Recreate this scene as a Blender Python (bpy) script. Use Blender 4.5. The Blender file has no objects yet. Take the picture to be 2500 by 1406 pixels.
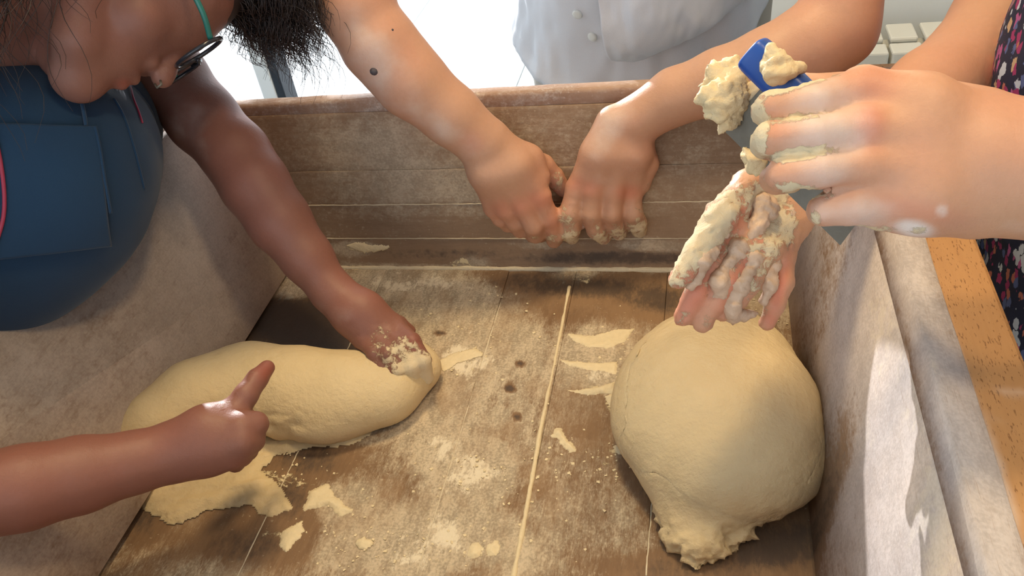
import bpy, math, random
import numpy as np
from mathutils import Matrix, Vector
random.seed(7); RNG = np.random.default_rng(7)

# ------------------------------------------------------------------ camera
F = 2050.0; CX, CY = 1250.0, 703.0
TF = 0.70                                   # height of the trough floor
CAM = np.array([0.0, 0.0, 1.30])
def _axes():
    Y = np.array([500., 1713., -F]); a = (F*F + 1713*123.)/500.
    X = -np.array([-a, 123., -F]); X /= np.linalg.norm(X); Y /= np.linalg.norm(Y)
    Y = Y - X*np.dot(X, Y); Y /= np.linalg.norm(Y)
    return np.array([X, Y, np.cross(X, Y)])
R = _axes()
cd = bpy.data.cameras.new('camera'); cd.sensor_width = 36; cd.lens = 36*F/2500; cd.clip_start = .02
cam = bpy.data.objects.new('camera', cd); bpy.context.collection.objects.link(cam)
m4 = Matrix([list(R[i])+[CAM[i]] for i in range(3)]+[[0, 0, 0, 1]]); cam.matrix_world = m4
sc = bpy.context.scene; sc.camera = cam

def P(px, py, d):                           # photo pixel + distance along the view axis -> world
    return CAM + R @ (np.array([px-CX, CY-py, -F])/F*d)
def ray(px, py):
    w = R @ np.array([px-CX, CY-py, -F]); return w/np.linalg.norm(w)
def PZ(px, py, z):
    d = ray(px, py); return CAM + d*(z-CAM[2])/d[2]
def PY(px, py, y):
    d = ray(px, py); return CAM + d*(y-CAM[1])/d[1]
def PF(px, py, h=0.0): return PZ(px, py, TF+h)
def pix(V):
    c = (np.atleast_2d(V)-CAM) @ R
    return np.stack([CX-F*c[:, 0]/c[:, 2], CY+F*c[:, 1]/c[:, 2]], 1)

# ------------------------------------------------------------------ world and lamps
vs = sc.view_settings
sc.display_settings.display_device = 'sRGB'
vs.view_transform = 'Standard'; vs.look = 'None'; vs.gamma = 1.0; vs.use_curve_mapping = False
vs.exposure = 0.12
w = bpy.data.worlds.new('sky'); sc.world = w; w.use_nodes = True
bg = w.node_tree.nodes['Background']; bg.inputs[0].default_value = (.80, .90, 1.0, 1); bg.inputs[1].default_value = 2.1
sun_d = bpy.data.lights.new('sun', 'SUN'); sun_d.energy = 4.5; sun_d.color = (1, .97, .96); sun_d.angle = math.radians(.6)
sun = bpy.data.objects.new('sun', sun_d); bpy.context.collection.objects.link(sun)
sun.rotation_euler = Vector((-.50, .84, .205)).to_track_quat('Z', 'Y').to_euler(); sun.location = (-3, 6, 6)
ld = bpy.data.lights.new('ceiling_lamp', 'AREA'); ld.energy = 15; ld.color = (1, .74, .40); ld.size = .26
lamp = bpy.data.objects.new('ceiling_lamp', ld); bpy.context.collection.objects.link(lamp)
lamp.location = (-.20, .92, 2.36)
l2 = bpy.data.lights.new('ceiling_lamp', 'AREA'); l2.energy = 7.5; l2.color = (1, .74, .42); l2.size = .2
lamp2 = bpy.data.objects.new('ceiling_lamp', l2); bpy.context.collection.objects.link(lamp2); lamp2.location = (.48, .28, 2.36)

# ------------------------------------------------------------------ numpy noise
def _h(i, j, k, s):
    n = (i*374761393 + j*668265263 + k*2147483647*3 + s*974634777) & 0xFFFFFFFF
    n = ((n ^ (n >> 13))*1274126177) & 0xFFFFFFFF
    return ((n ^ (n >> 16)) & 0xFFFF)/65535.0
def noise(V, scale=1.0, seed=0, octv=1):
    V = np.atleast_2d(V)*scale; out = np.zeros(len(V)); amp = 1.; tot = 0.
    for o in range(octv):
        q = V*(2**o)+seed*7.31; i = np.floor(q).astype(np.int64); f = q-i; f = f*f*(3-2*f)
        v = 0
        for a in (0, 1):
            for b in (0, 1):
                for c in (0, 1):
                    wgt = (f[:, 0] if a else 1-f[:, 0])*(f[:, 1] if b else 1-f[:, 1])*(f[:, 2] if c else 1-f[:, 2])
                    v = v + wgt*_h(i[:, 0]+a, i[:, 1]+b, i[:, 2]+c, seed+o*17)
        out += amp*(v*2-1); tot += amp; amp *= .5
    return out/tot

# ------------------------------------------------------------------ object helpers
COL = bpy.context.collection
def mesh_obj(name, V, Fc, mat=None, parent=None, smooth=True, attrs=None):
    me = bpy.data.meshes.new(name)
    me.from_pydata([tuple(map(float, v)) for v in V], [], [tuple(map(int, f)) for f in Fc])
    if smooth: me.polygons.foreach_set('use_smooth', [True]*len(me.polygons))
    if mat: me.materials.append(mat)
    if attrs:
        for k, a in attrs.items():
            at = me.attributes.new(k, 'FLOAT', 'POINT'); at.data.foreach_set('value', np.asarray(a, dtype=np.float32))
    me.update()
    o = bpy.data.objects.new(name, me); COL.objects.link(o)
    if parent is not None:
        o.parent = parent; o.matrix_parent_inverse = parent.matrix_world.inverted() if False else Matrix.Translation(-Vector(parent.location))
    return o
def thing(name, loc, label, cat, group=None):
    o = bpy.data.objects.new(name, None); COL.objects.link(o); o.location = tuple(map(float, loc)); o.empty_display_size = .05
    o['label'] = label; o['category'] = cat
    if group: o['group'] = group
    return o
def tag(o, label, cat, group=None):
    o['label'] = label; o['category'] = cat
    if group: o['group'] = group
    return o
def struct(o): o['kind'] = 'structure'; return o
def box_vf(c, s, R3=None):
    c = np.array(c, float); s = np.array(s, float)/2
    v = np.array([[x, y, z] for x in (-1, 1) for y in (-1, 1) for z in (-1, 1)])*s
    if R3 is not None: v = v @ np.array(R3).T
    f = [(0, 1, 3, 2), (4, 6, 7, 5), (0, 4, 5, 1), (2, 3, 7, 6), (0, 2, 6, 4), (1, 5, 7, 3)]
    return v+c, f
def bevel(o, w=.003, seg=2):
    m = o.modifiers.new('bevel', 'BEVEL'); m.width = w; m.segments = seg; m.limit_method = 'ANGLE'; return o
def box(name, c, s, mat, parent=None, bev=.0, R3=None):
    v, f = box_vf(c, s, R3); o = mesh_obj(name, v, f, mat, parent, smooth=False)
    if bev: bevel(o, bev)
    return o
def join(parts):
    V = []; Fc = []; n = 0
    for v, f in parts:
        V.append(np.asarray(v)); Fc += [tuple(int(i)+n for i in q) for q in f]; n += len(v)
    return np.concatenate(V), Fc
def tube_vf(pts, rad, sides=8, closed=False):
    pts = np.asarray(pts, float); n = len(pts); rad = np.broadcast_to(np.asarray(rad, float), (n,))
    T = np.gradient(pts, axis=0)
    if closed: T = np.roll(pts, -1, 0)-np.roll(pts, 1, 0)
    T /= np.linalg.norm(T, axis=1)[:, None]+1e-12
    up = np.array([0, 0, 1.]) if abs(T[0][2]) < .9 else np.array([1., 0, 0])
    N = np.cross(T[0], up); N /= np.linalg.norm(N); V = []
    for i in range(n):
        N = N-T[i]*np.dot(N, T[i]); N /= np.linalg.norm(N)+1e-12; B = np.cross(T[i], N)
        for k in range(sides):
            a = 2*math.pi*k/sides; V.append(pts[i]+rad[i]*(math.cos(a)*N+math.sin(a)*B))
    Fc = []
    for i in range(n if closed else n-1):
        j = (i+1) % n
        for k in range(sides):
            l = (k+1) % sides; Fc.append((i*sides+k, i*sides+l, j*sides+l, j*sides+k))
    if not closed:
        Fc.append(tuple(range(sides))[::-1]); Fc.append(tuple((n-1)*sides+k for k in range(sides)))
    return np.array(V), Fc
def spline(pts, n=24):                       # Catmull-Rom through points (any dimension)
    p = np.asarray(pts, float); p = np.vstack([2*p[0]-p[1], p, 2*p[-1]-p[-2]]); out = []
    m = len(p)-3
    for i in range(n):
        t = i/(n-1)*m; k = min(int(t), m-1); t -= k
        a, b, c, d = p[k:k+4]
        out.append(.5*(2*b+(c-a)*t+(2*a-5*b+4*c-d)*t*t+(3*b-a-3*c+d)*t**3))
    return np.array(out)

# ------------------------------------------------------------------ organic shapes: smooth union of tapered limbs, grown over one voxel skin
def chain_world(pts):                        # [(px,py,d,rpx)] -> [(xyz, r)]
    return [(P(a, b, d), r*d/F) for a, b, d, r in pts]
class Sdf:
    def __init__(s): s.core = []; s.limbs = []; s.zs = None; s.kc = .004; s.kl = .006
    def add(s, pts, limb=False, k=None):     # pts: [(xyz, r), ...]
        pr = []
        if len(pts) == 1: pr.append((pts[0][0], pts[0][0]+np.array([0, 0, 1e-5]), pts[0][1], pts[0][1]))
        for (a, ra), (b, rb) in zip(pts[:-1], pts[1:]): pr.append((np.array(a, float), np.array(b, float), ra, rb))
        if limb: s.limbs.append((pr, k or s.kl))
        else: s.core += pr
        return s
    @staticmethod
    def prim(p, q):
        a, b, ra, rb = q; ba = b-a; pa = p-a
        h = np.clip(pa @ ba/max(ba @ ba, 1e-12), 0, 1)
        return np.linalg.norm(pa-h[:, None]*ba, axis=1)-(ra+(rb-ra)*h)
    def lse(s, p, prims, k):
        D = np.array([s.prim(p, q) for q in prims]); m = D.min(0)
        return m-k*np.log(np.exp(-np.minimum((D-m)/k, 30)).sum(0))
    def __call__(s, p):
        if s.zs is not None: p = p.copy(); p[:, 2] = TF+(p[:, 2]-TF)/s.zs
        c = s.lse(p, s.core, s.kc); out = c
        for pr, k in s.limbs:
            d = s.lse(p, pr, .0012)
            h = np.clip(.5+.5*(c-d)/k, 0, 1); out = np.minimum(out, c*(1-h)+d*h-k*h*(1-h))
        return out
    def all(s): return s.core+[q for pr, k in s.limbs for q in pr]
def capsule_vf(a, b, ra, rb, n=10):
    ba = b-a; L = np.linalg.norm(ba); T = ba/L if L > 1e-9 else np.array([0, 0, 1.])
    N = np.cross(T, [0, 0, 1.] if abs(T[2]) < .9 else [1., 0, 0]); N /= np.linalg.norm(N); B = np.cross(T, N); V = [a-T*ra]
    rings = [(a, ra, -60), (a, ra, -30), (a, ra, 0), (b, rb, 0), (b, rb, 30), (b, rb, 60)]
    for c, r, g in rings:
        g = math.radians(g)
        for k in range(n):
            t = 2*math.pi*k/n; V.append(c+T*r*math.sin(g)+r*math.cos(g)*(N*math.cos(t)+B*math.sin(t)))
    V.append(b+T*rb); Fc = []
    for k in range(n): Fc.append((0, 1+(k+1) % n, 1+k))
    for i in range(5):
        for k in range(n):
            l = (k+1) % n; Fc.append((1+i*n+k, 1+i*n+l, 1+(i+1)*n+l, 1+(i+1)*n+k))
    e = len(V)-1
    for k in range(n): Fc.append((1+5*n+k, 1+5*n+(k+1) % n, e))
    return np.array(V), Fc
def grow(sdf, voxel, inflate=None, iters=4):
    infl = voxel*.6 if inflate is None else inflate
    V, Fc = join([capsule_vf(a, b, ra+infl, rb+infl) for a, b, ra, rb in sdf.all()])
    if sdf.zs is not None: V[:, 2] = TF+(V[:, 2]-TF)*sdf.zs
    o = mesh_obj('tmp', V, Fc); md = o.modifiers.new('r', 'REMESH'); md.mode = 'VOXEL'; md.voxel_size = voxel
    dg = bpy.context.evaluated_depsgraph_get(); dg.update(); ev = o.evaluated_get(dg); me = bpy.data.meshes.new_from_object(ev)
    me0 = o.data; bpy.data.objects.remove(o); bpy.data.meshes.remove(me0)
    n = len(me.vertices); X = np.empty(n*3); 
    me.vertices.foreach_get('co', X); X = X.reshape(-1, 3)
    for it in range(iters):
        N = np.empty(n*3); me.vertices.foreach_get('normal', N); N = N.reshape(-1, 3)
        d = np.clip(sdf(X), -voxel*2, voxel*2); X = X-N*d[:, None]
        if it < iters-1:                      # light relaxation keeps the quads even
            ne = len(me.edges); E = np.empty(ne*2, dtype=np.int32); me.edges.foreach_get('vertices', E); E = E.reshape(-1, 2)
            S = np.zeros((n, 3)); cnt = np.zeros(n)
            for c in range(3): S[:, c] = np.bincount(E[:, 0], X[E[:, 1], c], n)+np.bincount(E[:, 1], X[E[:, 0], c], n)
            cnt = np.bincount(E[:, 0], minlength=n)+np.bincount(E[:, 1], minlength=n)
            X = .55*X+.45*S/np.maximum(cnt, 1)[:, None]
        me.vertices.foreach_set('co', X.ravel()); me.update()
    N = np.empty(n*3); me.vertices.foreach_get('normal', N)
    return me, X, N.reshape(-1, 3)
def finish(me, X, name, mat, parent=None, attrs=None):
    me.vertices.foreach_set('co', X.ravel()); me.name = name
    me.polygons.foreach_set('use_smooth', [True]*len(me.polygons))
    me.materials.clear(); me.materials.append(mat)
    for k, a in (attrs or {}).items():
        at = me.attributes.new(k, 'FLOAT', 'POINT'); at.data.foreach_set('value', np.asarray(a, dtype=np.float32))
    me.update(); o = bpy.data.objects.new(name, me); COL.objects.link(o)
    if parent is not None: o.parent = parent; o.matrix_parent_inverse = Matrix.Translation(-Vector(parent.location))
    return o
def soft_patches(V, blobs):                        # soft patches of dirt, flour, dough, painted shadow or rim light, given where the photo shows them
    q = pix(V); out = np.zeros(len(V))
    for b in blobs:
        px, py, rx, ry, an, am = b; c, s = math.cos(math.radians(an)), math.sin(math.radians(an))
        dx, dy = q[:, 0]-px, q[:, 1]-py; u = (dx*c+dy*s)/rx; v = (-dx*s+dy*c)/ry
        g = am*np.exp(-(u*u+v*v)**1.3)
        out = np.maximum(out, g) if am > 0 else out+g
    return out

# ------------------------------------------------------------------ materials
def nodes(name):
    m = bpy.data.materials.new(name); m.use_nodes = True; nt = m.node_tree; b = nt.nodes['Principled BSDF']
    def N(t, **kw):
        n = nt.nodes.new(t)
        for k, v in kw.items():
            if k.startswith('_'): n.inputs[int(k[1:])].default_value = v
            else: setattr(n, k, v)
        return n
    return m, nt, b, N, nt.links.new
def plain(name, col, rough=.5, metal=0, bump=0, bscale=60, var=0, **kw):
    m, nt, b, N, L = nodes(name); b.inputs['Base Color'].default_value = (*col, 1); b.inputs['Roughness'].default_value = rough
    b.inputs['Metallic'].default_value = metal
    for k, v in kw.items(): b.inputs[k.replace('_', ' ')].default_value = v
    if bump or var:
        tc = N('ShaderNodeTexCoord'); no = N('ShaderNodeTexNoise'); no.inputs['Scale'].default_value = bscale; no.inputs['Detail'].default_value = 5
        L(tc.outputs['Object'], no.inputs['Vector'])
        if bump:
            bp = N('ShaderNodeBump'); bp.inputs['Strength'].default_value = bump; bp.inputs['Distance'].default_value = .002
            L(no.outputs[0], bp.inputs['Height']); L(bp.outputs[0], b.inputs['Normal'])
        if var:
            mx = N('ShaderNodeMixRGB'); mx.inputs[1].default_value = (*[c*(1-var) for c in col], 1); mx.inputs[2].default_value = (*[min(1, c*(1+var)) for c in col], 1)
            L(no.outputs[0], mx.inputs[0]); L(mx.outputs[0], b.inputs['Base Color'])
    return m
class G:                                     # little node-graph writer
    def __init__(s, name): s.m, s.nt, s.b, s.N, s.L = nodes(name); s.tc = s.N('ShaderNodeTexCoord')
    def _in(s, n, i, v):
        if isinstance(v, bpy.types.NodeSocket): s.L(v, n.inputs[i])
        elif v is not None: n.inputs[i].default_value = v if not isinstance(v, tuple) or len(v) != 3 or n.inputs[i].type == 'VECTOR' else (*v, 1)
    def noise(s, scale, detail=4, stretch=None, rough=.5, dist=0, vec=None):
        v = vec or s.tc.outputs['Object']
        if stretch:
            mp = s.N('ShaderNodeMapping'); mp.inputs['Scale'].default_value = stretch; s.L(v, mp.inputs[0]); v = mp.outputs[0]
        n = s.N('ShaderNodeTexNoise'); n.inputs['Scale'].default_value = scale; n.inputs['Detail'].default_value = detail
        n.inputs['Roughness'].default_value = rough; n.inputs['Distortion'].default_value = dist; s.L(v, n.inputs['Vector']); return n.outputs[0]
    def math(s, op, a, b=None, c=None, clamp=False):
        n = s.N('ShaderNodeMath', operation=op); n.use_clamp = clamp
        s._in(n, 0, a); s._in(n, 1, b); 
        if c is not None: s._in(n, 2, c)
        return n.outputs[0]
    def ramp(s, v, lo, hi, a=0., b=1.):
        n = s.N('ShaderNodeMapRange'); n.clamp = True; n.interpolation_type = 'SMOOTHSTEP'
        s._in(n, 0, v); s._in(n, 1, lo); s._in(n, 2, hi); s._in(n, 3, a); s._in(n, 4, b); return n.outputs[0]
    def mix(s, f, a, b, mode='MIX'):
        n = s.N('ShaderNodeMixRGB', blend_type=mode); s._in(n, 0, f); s._in(n, 1, a); s._in(n, 2, b); return n.outputs[0]
    def attr(s, name): n = s.N('ShaderNodeAttribute'); n.attribute_name = name; return n.outputs['Fac']
    def bump(s, h, strength=.5, dist=.002, normal=None):
        n = s.N('ShaderNodeBump'); n.inputs['Strength'].default_value = strength; n.inputs['Distance'].default_value = dist
        s.L(h, n.inputs['Height'])
        if normal is not None: s.L(normal, n.inputs['Normal'])
        return n.outputs[0]
    def out(s, col=None, rough=None, normal=None, **kw):
        s._in(s.b, s.b.inputs.find('Base Color'), col); s._in(s.b, s.b.inputs.find('Roughness'), rough)
        if normal is not None: s.L(normal, s.b.inputs['Normal'])
        for k, v in kw.items(): s.b.inputs[k.replace('_', ' ')].default_value = v
        return s.m
def floured_wood(name, grain, wood=(.19, .108, .058), wood2=(.30, .185, .10), flour=(.64, .54, .39), base=.35, lowf=.60, mott=.62, whit=.85):
    """old brown wood: long grain, a haze of flour, damp dark patches with painted cast shadows and dried dough"""
    g = G(name)
    st = {'y': (9, .9, 9), 'x': (.9, 9, 9)}[grain]
    gr = g.noise(14, 6, st, .65, .6); fine = g.noise(60, 4, st, .6)
    spk = g.noise(260, 3); cl = g.noise(17, 9, None, .68, .4); cl2 = g.noise(5.5, 6, None, .6, .8); bl = g.noise(95, 6, (st[0]**.35, st[1]**.35, 1), .72, .3)
    flm = g.mix(g.ramp(g.math('ADD', g.math('MULTIPLY', g.noise(38, 7, (st[0]**.4, st[1]**.4, 1), .75), .6), g.math('MULTIPLY', g.noise(420, 3), .4)), .38, .62), tuple(x*lowf for x in flour), tuple(min(1, x*1.12) for x in flour))
    col = g.mix(gr, wood, wood2); col = g.mix(g.math('MULTIPLY', fine, .45), col, (.10, .06, .035))
    fa = g.attr('flour'); dk = g.attr('dark'); du = g.attr('crust')
    # flour haze
    f = g.math('ADD', g.math('MULTIPLY', cl, .75), g.math('MULTIPLY', cl2, .35)); f = g.math('ADD', f, g.math('MULTIPLY', bl, .60)); f = g.math('ADD', f, g.math('MULTIPLY', g.math('SUBTRACT', g.noise(200, 4, (st[0]**.6, st[1]**.6, 1), .7), .5), .5)); f = g.math('ADD', f, g.math('MULTIPLY', g.math('SUBTRACT', gr, .5), .35))
    f = g.math('ADD', f, g.math('MULTIPLY', fa, .95)); f = g.math('SUBTRACT', f, g.math('MULTIPLY', dk, .9))
    hz = g.ramp(f, .88-base*.38, 1.22-base*.25)
    col = g.mix(g.math('MULTIPLY', hz, .80), col, flm)
    col = g.mix(g.ramp(g.math('SUBTRACT', spk, g.math('MULTIPLY', dk, .12)), .62, .72, 0, .45), col, flour)
    mot = g.ramp(g.noise(11, 7, (st[0]**.3, st[1]**.3, 1), .7), .44, .62); col = g.mix(g.math('MULTIPLY', mot, g.math('SUBTRACT', mott, g.math('MULTIPLY', fa, mott*.8), clamp=True)), col, wood2)
    scr = g.ramp(g.noise(130, 3, (st[0]**1.1, st[1]*.5, 9), .5), .60, .68); col = g.mix(g.math('MULTIPLY', scr, .30), col, wood)
    wh = g.math('ADD', g.math('MULTIPLY', fa, .9), g.math('ADD', g.math('MULTIPLY', g.math('SUBTRACT', cl, .5), 1.5), g.math('SUBTRACT', bl, .5)))
    col = g.mix(g.math('MULTIPLY', g.ramp(wh, .62, .84), whit), col, (.80, .71, .54))
    # damp dark wood and painted cast shadows
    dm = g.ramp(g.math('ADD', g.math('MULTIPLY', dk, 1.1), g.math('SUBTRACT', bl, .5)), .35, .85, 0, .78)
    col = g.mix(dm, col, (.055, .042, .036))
    # dried dough
    c = g.math('ADD', du, g.math('MULTIPLY', g.math('SUBTRACT', g.noise(70, 7, None, .7, .6), .5), 1.5)); cm = g.ramp(c, .52, .62)
    col = g.mix(cm, col, (.70, .58, .36))
    hh = g.math('ADD', g.math('MULTIPLY', cm, 1.2), g.math('ADD', g.math('MULTIPLY', bl, .5), g.math('MULTIPLY', gr, .35)))
    return g.out(col, g.ramp(dk, 0, 1, .72, .5), g.bump(hh, .55, .0025), Specular_IOR_Level=.3)
def skin(name, col, red, dark=0, floury=.3):
    g = G(name); n1 = g.noise(28, 5); n2 = g.noise(9, 3); n3 = g.noise(240, 3); n4 = g.noise(900, 2)
    c = g.mix(g.ramp(n2, .35, .7, 0, .6), col, red); c = g.mix(g.math('MULTIPLY', n3, .36), c, tuple(x*.72 for x in col))
    rd = g.attr('red'); c = g.mix(g.math('MULTIPLY', rd, .7, clamp=True), c, (red[0], red[1]*.62, red[2]*.55))
    fl = g.attr('flour'); ft = g.math('MULTIPLY', g.ramp(g.math('ADD', fl, g.math('MULTIPLY', g.math('SUBTRACT', n1, .5), .9)), .15, 1.1), floury+.45)
    c = g.mix(ft, c, (.80, .72, .66))
    du = g.attr('dough'); d0 = g.noise(150, 6, None, .7, .5); d1 = g.noise(45, 5, None, .6)
    dd = g.math('ADD', du, g.math('MULTIPLY', g.math('SUBTRACT', g.math('ADD', g.math('MULTIPLY', d0, .6), g.math('MULTIPLY', d1, .4)), .5), 2.2)); dm = g.ramp(dd, .48, .66)
    dm = g.math('MULTIPLY', dm, g.ramp(du, .05, .25)); c = g.mix(dm, c, (.70, .57, .37))
    h = g.math('ADD', g.math('MULTIPLY', dm, g.math('ADD', .7, g.math('MULTIPLY', d0, 1.5))), g.math('ADD', g.math('MULTIPLY', n3, .22), g.math('MULTIPLY', n4, .14)))
    return g.out(c, g.ramp(dm, 0, 1, .48, .75), g.bump(h, .55, .002), Subsurface_Weight=.12, Subsurface_Radius=(.01, .004, .002), Subsurface_Scale=.4, Specular_IOR_Level=.35)
def cloth(name, col, wv=900, bump=.25, var=.12, rough=.85):
    g = G(name); n = g.noise(6, 4); f = g.noise(wv, 2); c = g.mix(n, tuple(x*(1-var) for x in col), tuple(min(1, x*(1+var)) for x in col))
    c = g.mix(g.math('MULTIPLY', f, .25), c, tuple(x*.6 for x in col))
    return g.out(c, rough, g.bump(f, bump, .0006), Specular_IOR_Level=.2, Sheen_Weight=.15)

M = {}
M['floor_wood'] = floured_wood('floured floor planks', 'y')
M['back_wood'] = floured_wood('floured back boards', 'x', (.28, .18, .11), (.36, .245, .16), (.50, .41, .30), .28, .7, .4, .5)
M['side_wood'] = floured_wood('floured left boards', 'y', (.27, .17, .12), (.36, .25, .18), (.54, .45, .38), 1.15, .88, .15, .05)
M['right_wood'] = floured_wood('floured right boards', 'y', (.30, .19, .12), (.40, .28, .19), (.60, .55, .53), .55, .84, .25, .25)
M['rim_wood'] = floured_wood('worn rim', 'x', (.33, .20, .14), (.42, .28, .20), (.62, .55, .50), .35)
def _beech():
    g = G('oiled beech'); gr = g.noise(22, 5, (8, .7, 8), .6, .5); fl = g.noise(900, 2, (1, .22, 1), .5); c = g.mix(gr, (.40, .20, .075), (.52, .28, .11))
    c = g.mix(g.ramp(fl, .60, .68, 0, .8), c, (.20, .085, .025)); fa = g.attr('flour')
    c = g.mix(g.math('MULTIPLY', g.ramp(g.math('ADD', fa, g.math('MULTIPLY', g.noise(40, 5), .5)), .35, 1.1), .85), c, (.66, .55, .46))
    return g.out(c, .5, g.bump(gr, .15, .001))
M['beech'] = _beech()
def _dough():
    g = G('soft dough'); n = g.noise(230, 4, None, .6); n2 = g.noise(60, 4); n3 = g.noise(8, 3)
    c = g.mix(n3, (.64, .50, .29), (.70, .56, .34)); c = g.mix(g.ramp(n2, .3, .7, 0, .3), c, (.60, .46, .26))
    h = g.math('ADD', g.math('MULTIPLY', n, .5), g.math('MULTIPLY', n2, .7))
    return g.out(c, .62, g.bump(h, .75, .003), Subsurface_Weight=.12, Subsurface_Radius=(.012, .008, .004), Subsurface_Scale=.5, Specular_IOR_Level=.3)
M['dough'] = _dough()
M['wet'] = plain('wet dough film', (.60, .42, .29), .5, bump=.6, bscale=160, var=.22)
M['scrap'] = plain('drying dough', (.74, .62, .40), .7, bump=.6, bscale=180, var=.12)
M['flour'] = plain('flour paste', (.66, .57, .41), .9, bump=.6, bscale=300, var=.12)
M['skinA'] = skin('tanned skin', (.25, .112, .080), (.30, .115, .085))
M['skinB'] = skin('fair skin', (.56, .315, .20), (.60, .285, .19))
M['skinC'] = skin('golden skin', (.60, .325, .19), (.64, .30, .20), floury=.45)
M['navy'] = cloth('navy cotton', (.012, .033, .075)); M['navy2'] = cloth('navy apron twill', (.015, .045, .095), var=.2)
M['white'] = cloth('white poplin', (.78, .79, .82), var=.03); M['beige'] = cloth('grey beige twill', (.42, .38, .32))
M['black'] = plain('black leather', (.02, .02, .02), .5)
M['hair'] = plain('dark brown hair', (.038, .024, .022), .42, var=.3, bscale=200)
M['glasses'] = plain('dark acetate', (.02, .022, .03), .2); M['green'] = plain('green acetate', (.02, .16, .13), .3)
M['lens'] = plain('lens glass', (1, 1, 1), .02, Transmission_Weight=1.0, IOR=1.3)
M['eye'] = plain('eye white', (.75, .72, .68), .15); M['iris'] = plain('iris', (.05, .025, .015), .1)
M['lips'] = plain('lips', (.35, .13, .10), .4); M['cord'] = plain('red cord', (.35, .03, .07), .5)
M['steel'] = plain('smeared steel', (.15, .135, .105), .42, .25, bump=.4, bscale=90, var=.25); M['blue'] = plain('blue plastic', (.012, .07, .33), .38, bump=.1)
M['paint'] = plain('white wall paint', (.78, .83, .86), .8, bump=.1, bscale=200); M['enamel'] = plain('cream enamel', (.80, .80, .74), .3)
M['tile'] = plain('grey blue floor', (.26, .34, .38), .4, var=.1, bscale=4); M['pave'] = plain('pale paving', (.85, .85, .83), .8, var=.04)
M['upvc'] = plain('white door profile', (.78, .80, .80), .4); M['gasket'] = plain('black gasket', (.015, .02, .03), .5)
M['glass'] = plain('clear glass', (1, 1, 1), 0.0, Transmission_Weight=1.0, IOR=1.01)
M['ceil'] = plain('ceiling paint', (.8, .8, .78), .9)
def _floral():
    g = G('floral cotton'); mp = g.N('ShaderNodeMapping'); mp.inputs['Scale'].default_value = (1, 1, .62); g.L(g.tc.outputs['Object'], mp.inputs[0])
    v = g.N('ShaderNodeTexVoronoi'); v.inputs['Scale'].default_value = 150; vd = g.N('ShaderNodeMixRGB', blend_type='ADD'); vd.inputs[0].default_value = .006; nz_ = g.N('ShaderNodeTexNoise'); nz_.inputs['Scale'].default_value = 260; g.L(mp.outputs[0], nz_.inputs[0]); g.L(mp.outputs[0], vd.inputs[1]); g.L(nz_.outputs[1], vd.inputs[2]); g.L(vd.outputs[0], v.inputs['Vector']); v.inputs['Randomness'].default_value = 1
    sep = g.N('ShaderNodeSeparateColor'); g.L(v.outputs['Color'], sep.inputs[0])
    cr = g.N('ShaderNodeValToRGB'); cr.color_ramp.interpolation = 'CONSTANT'; e = cr.color_ramp.elements
    cols = [(.0, (.012, .014, .04)), (.30, (.35, .03, .12)), (.46, (.50, .16, .10)), (.58, (.55, .58, .62)), (.74, (.10, .13, .28)), (.86, (.45, .10, .25)), (.93, (.55, .36, .2))]
    e[0].position = 0; e[0].color = (*cols[0][1], 1); e[1].position = cols[1][0]; e[1].color = (*cols[1][1], 1)
    for p, c in cols[2:]: k = e.new(p); k.color = (*c, 1)
    g.L(sep.outputs[0], cr.inputs[0])
    m = g.ramp(v.outputs['Distance'], .50, .58); c = g.mix(m, cr.outputs[0], (.012, .013, .035))
    return g.out(c, .8, g.bump(g.noise(700, 2), .2, .0006))
M['floral'] = _floral()

# ------------------------------------------------------------------ the room and the terrace outside
WY = 1.75                                    # inner face of the back wall
struct(box('floor', (0, -.1, -.05), (5.0, 3.7+.1, .1), M['tile'])).location = (0, 0, 0)
struct(box('ceiling', (0, -.05, 2.56), (5.0, 3.8, .12), M['ceil']))
wb = struct(box('wall_back', (1.12, WY+.06, 1.25), (2.76, .12, 2.5), M['paint']))
struct(box('wall_right', (2.56, -.05, 1.25), (.12, 3.72, 2.5), M['paint']))
def wall_with_window(name, wname, axis, pos, lo, hi, wlo, whi, z0, z1):
    parts = []
    def bx(a0, a1, b0, b1):
        c = ((a0+a1)/2, pos, (b0+b1)/2) if axis == 'x' else (pos, (a0+a1)/2, (b0+b1)/2)
        s = (a1-a0, .12, b1-b0) if axis == 'x' else (.12, a1-a0, b1-b0); return box_vf(c, s)
    parts = [bx(lo, wlo, 0, 2.5), bx(whi, hi, 0, 2.5), bx(wlo, whi, z1, 2.5)]
    if z0 > 0: parts.append(bx(wlo, whi, 0, z0))
    V, f = join(parts); struct(mesh_obj(name, V, f, M['paint'], smooth=False))
    fr = []
    def fx(a0, a1, b0, b1):
        c = ((a0+a1)/2, pos, (b0+b1)/2) if axis == 'x' else (pos, (a0+a1)/2, (b0+b1)/2)
        s = (a1-a0, .06, b1-b0) if axis == 'x' else (.06, a1-a0, b1-b0); return box_vf(c, s)
    fr = [fx(wlo, whi, z0, z0+.06), fx(wlo, whi, z1-.06, z1), fx(wlo, wlo+.06, z0+.06, z1-.06), fx(whi-.06, whi, z0+.06, z1-.06), fx((wlo+whi)/2-.03, (wlo+whi)/2+.03, z0+.06, z1-.06)]
    V, f = join(fr); wi = struct(mesh_obj(wname, V, f, M['upvc'], smooth=False)); return wi
wall_with_window('wall_left', 'window_1', 'y', -2.56, -1.99, 1.87, -1.3, 1.5, .85, 2.3)
wall_with_window('wall_front', 'window_2', 'x', -1.94, -2.5, 2.5, -1.6, 1.6, .9, 2.3)
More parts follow.
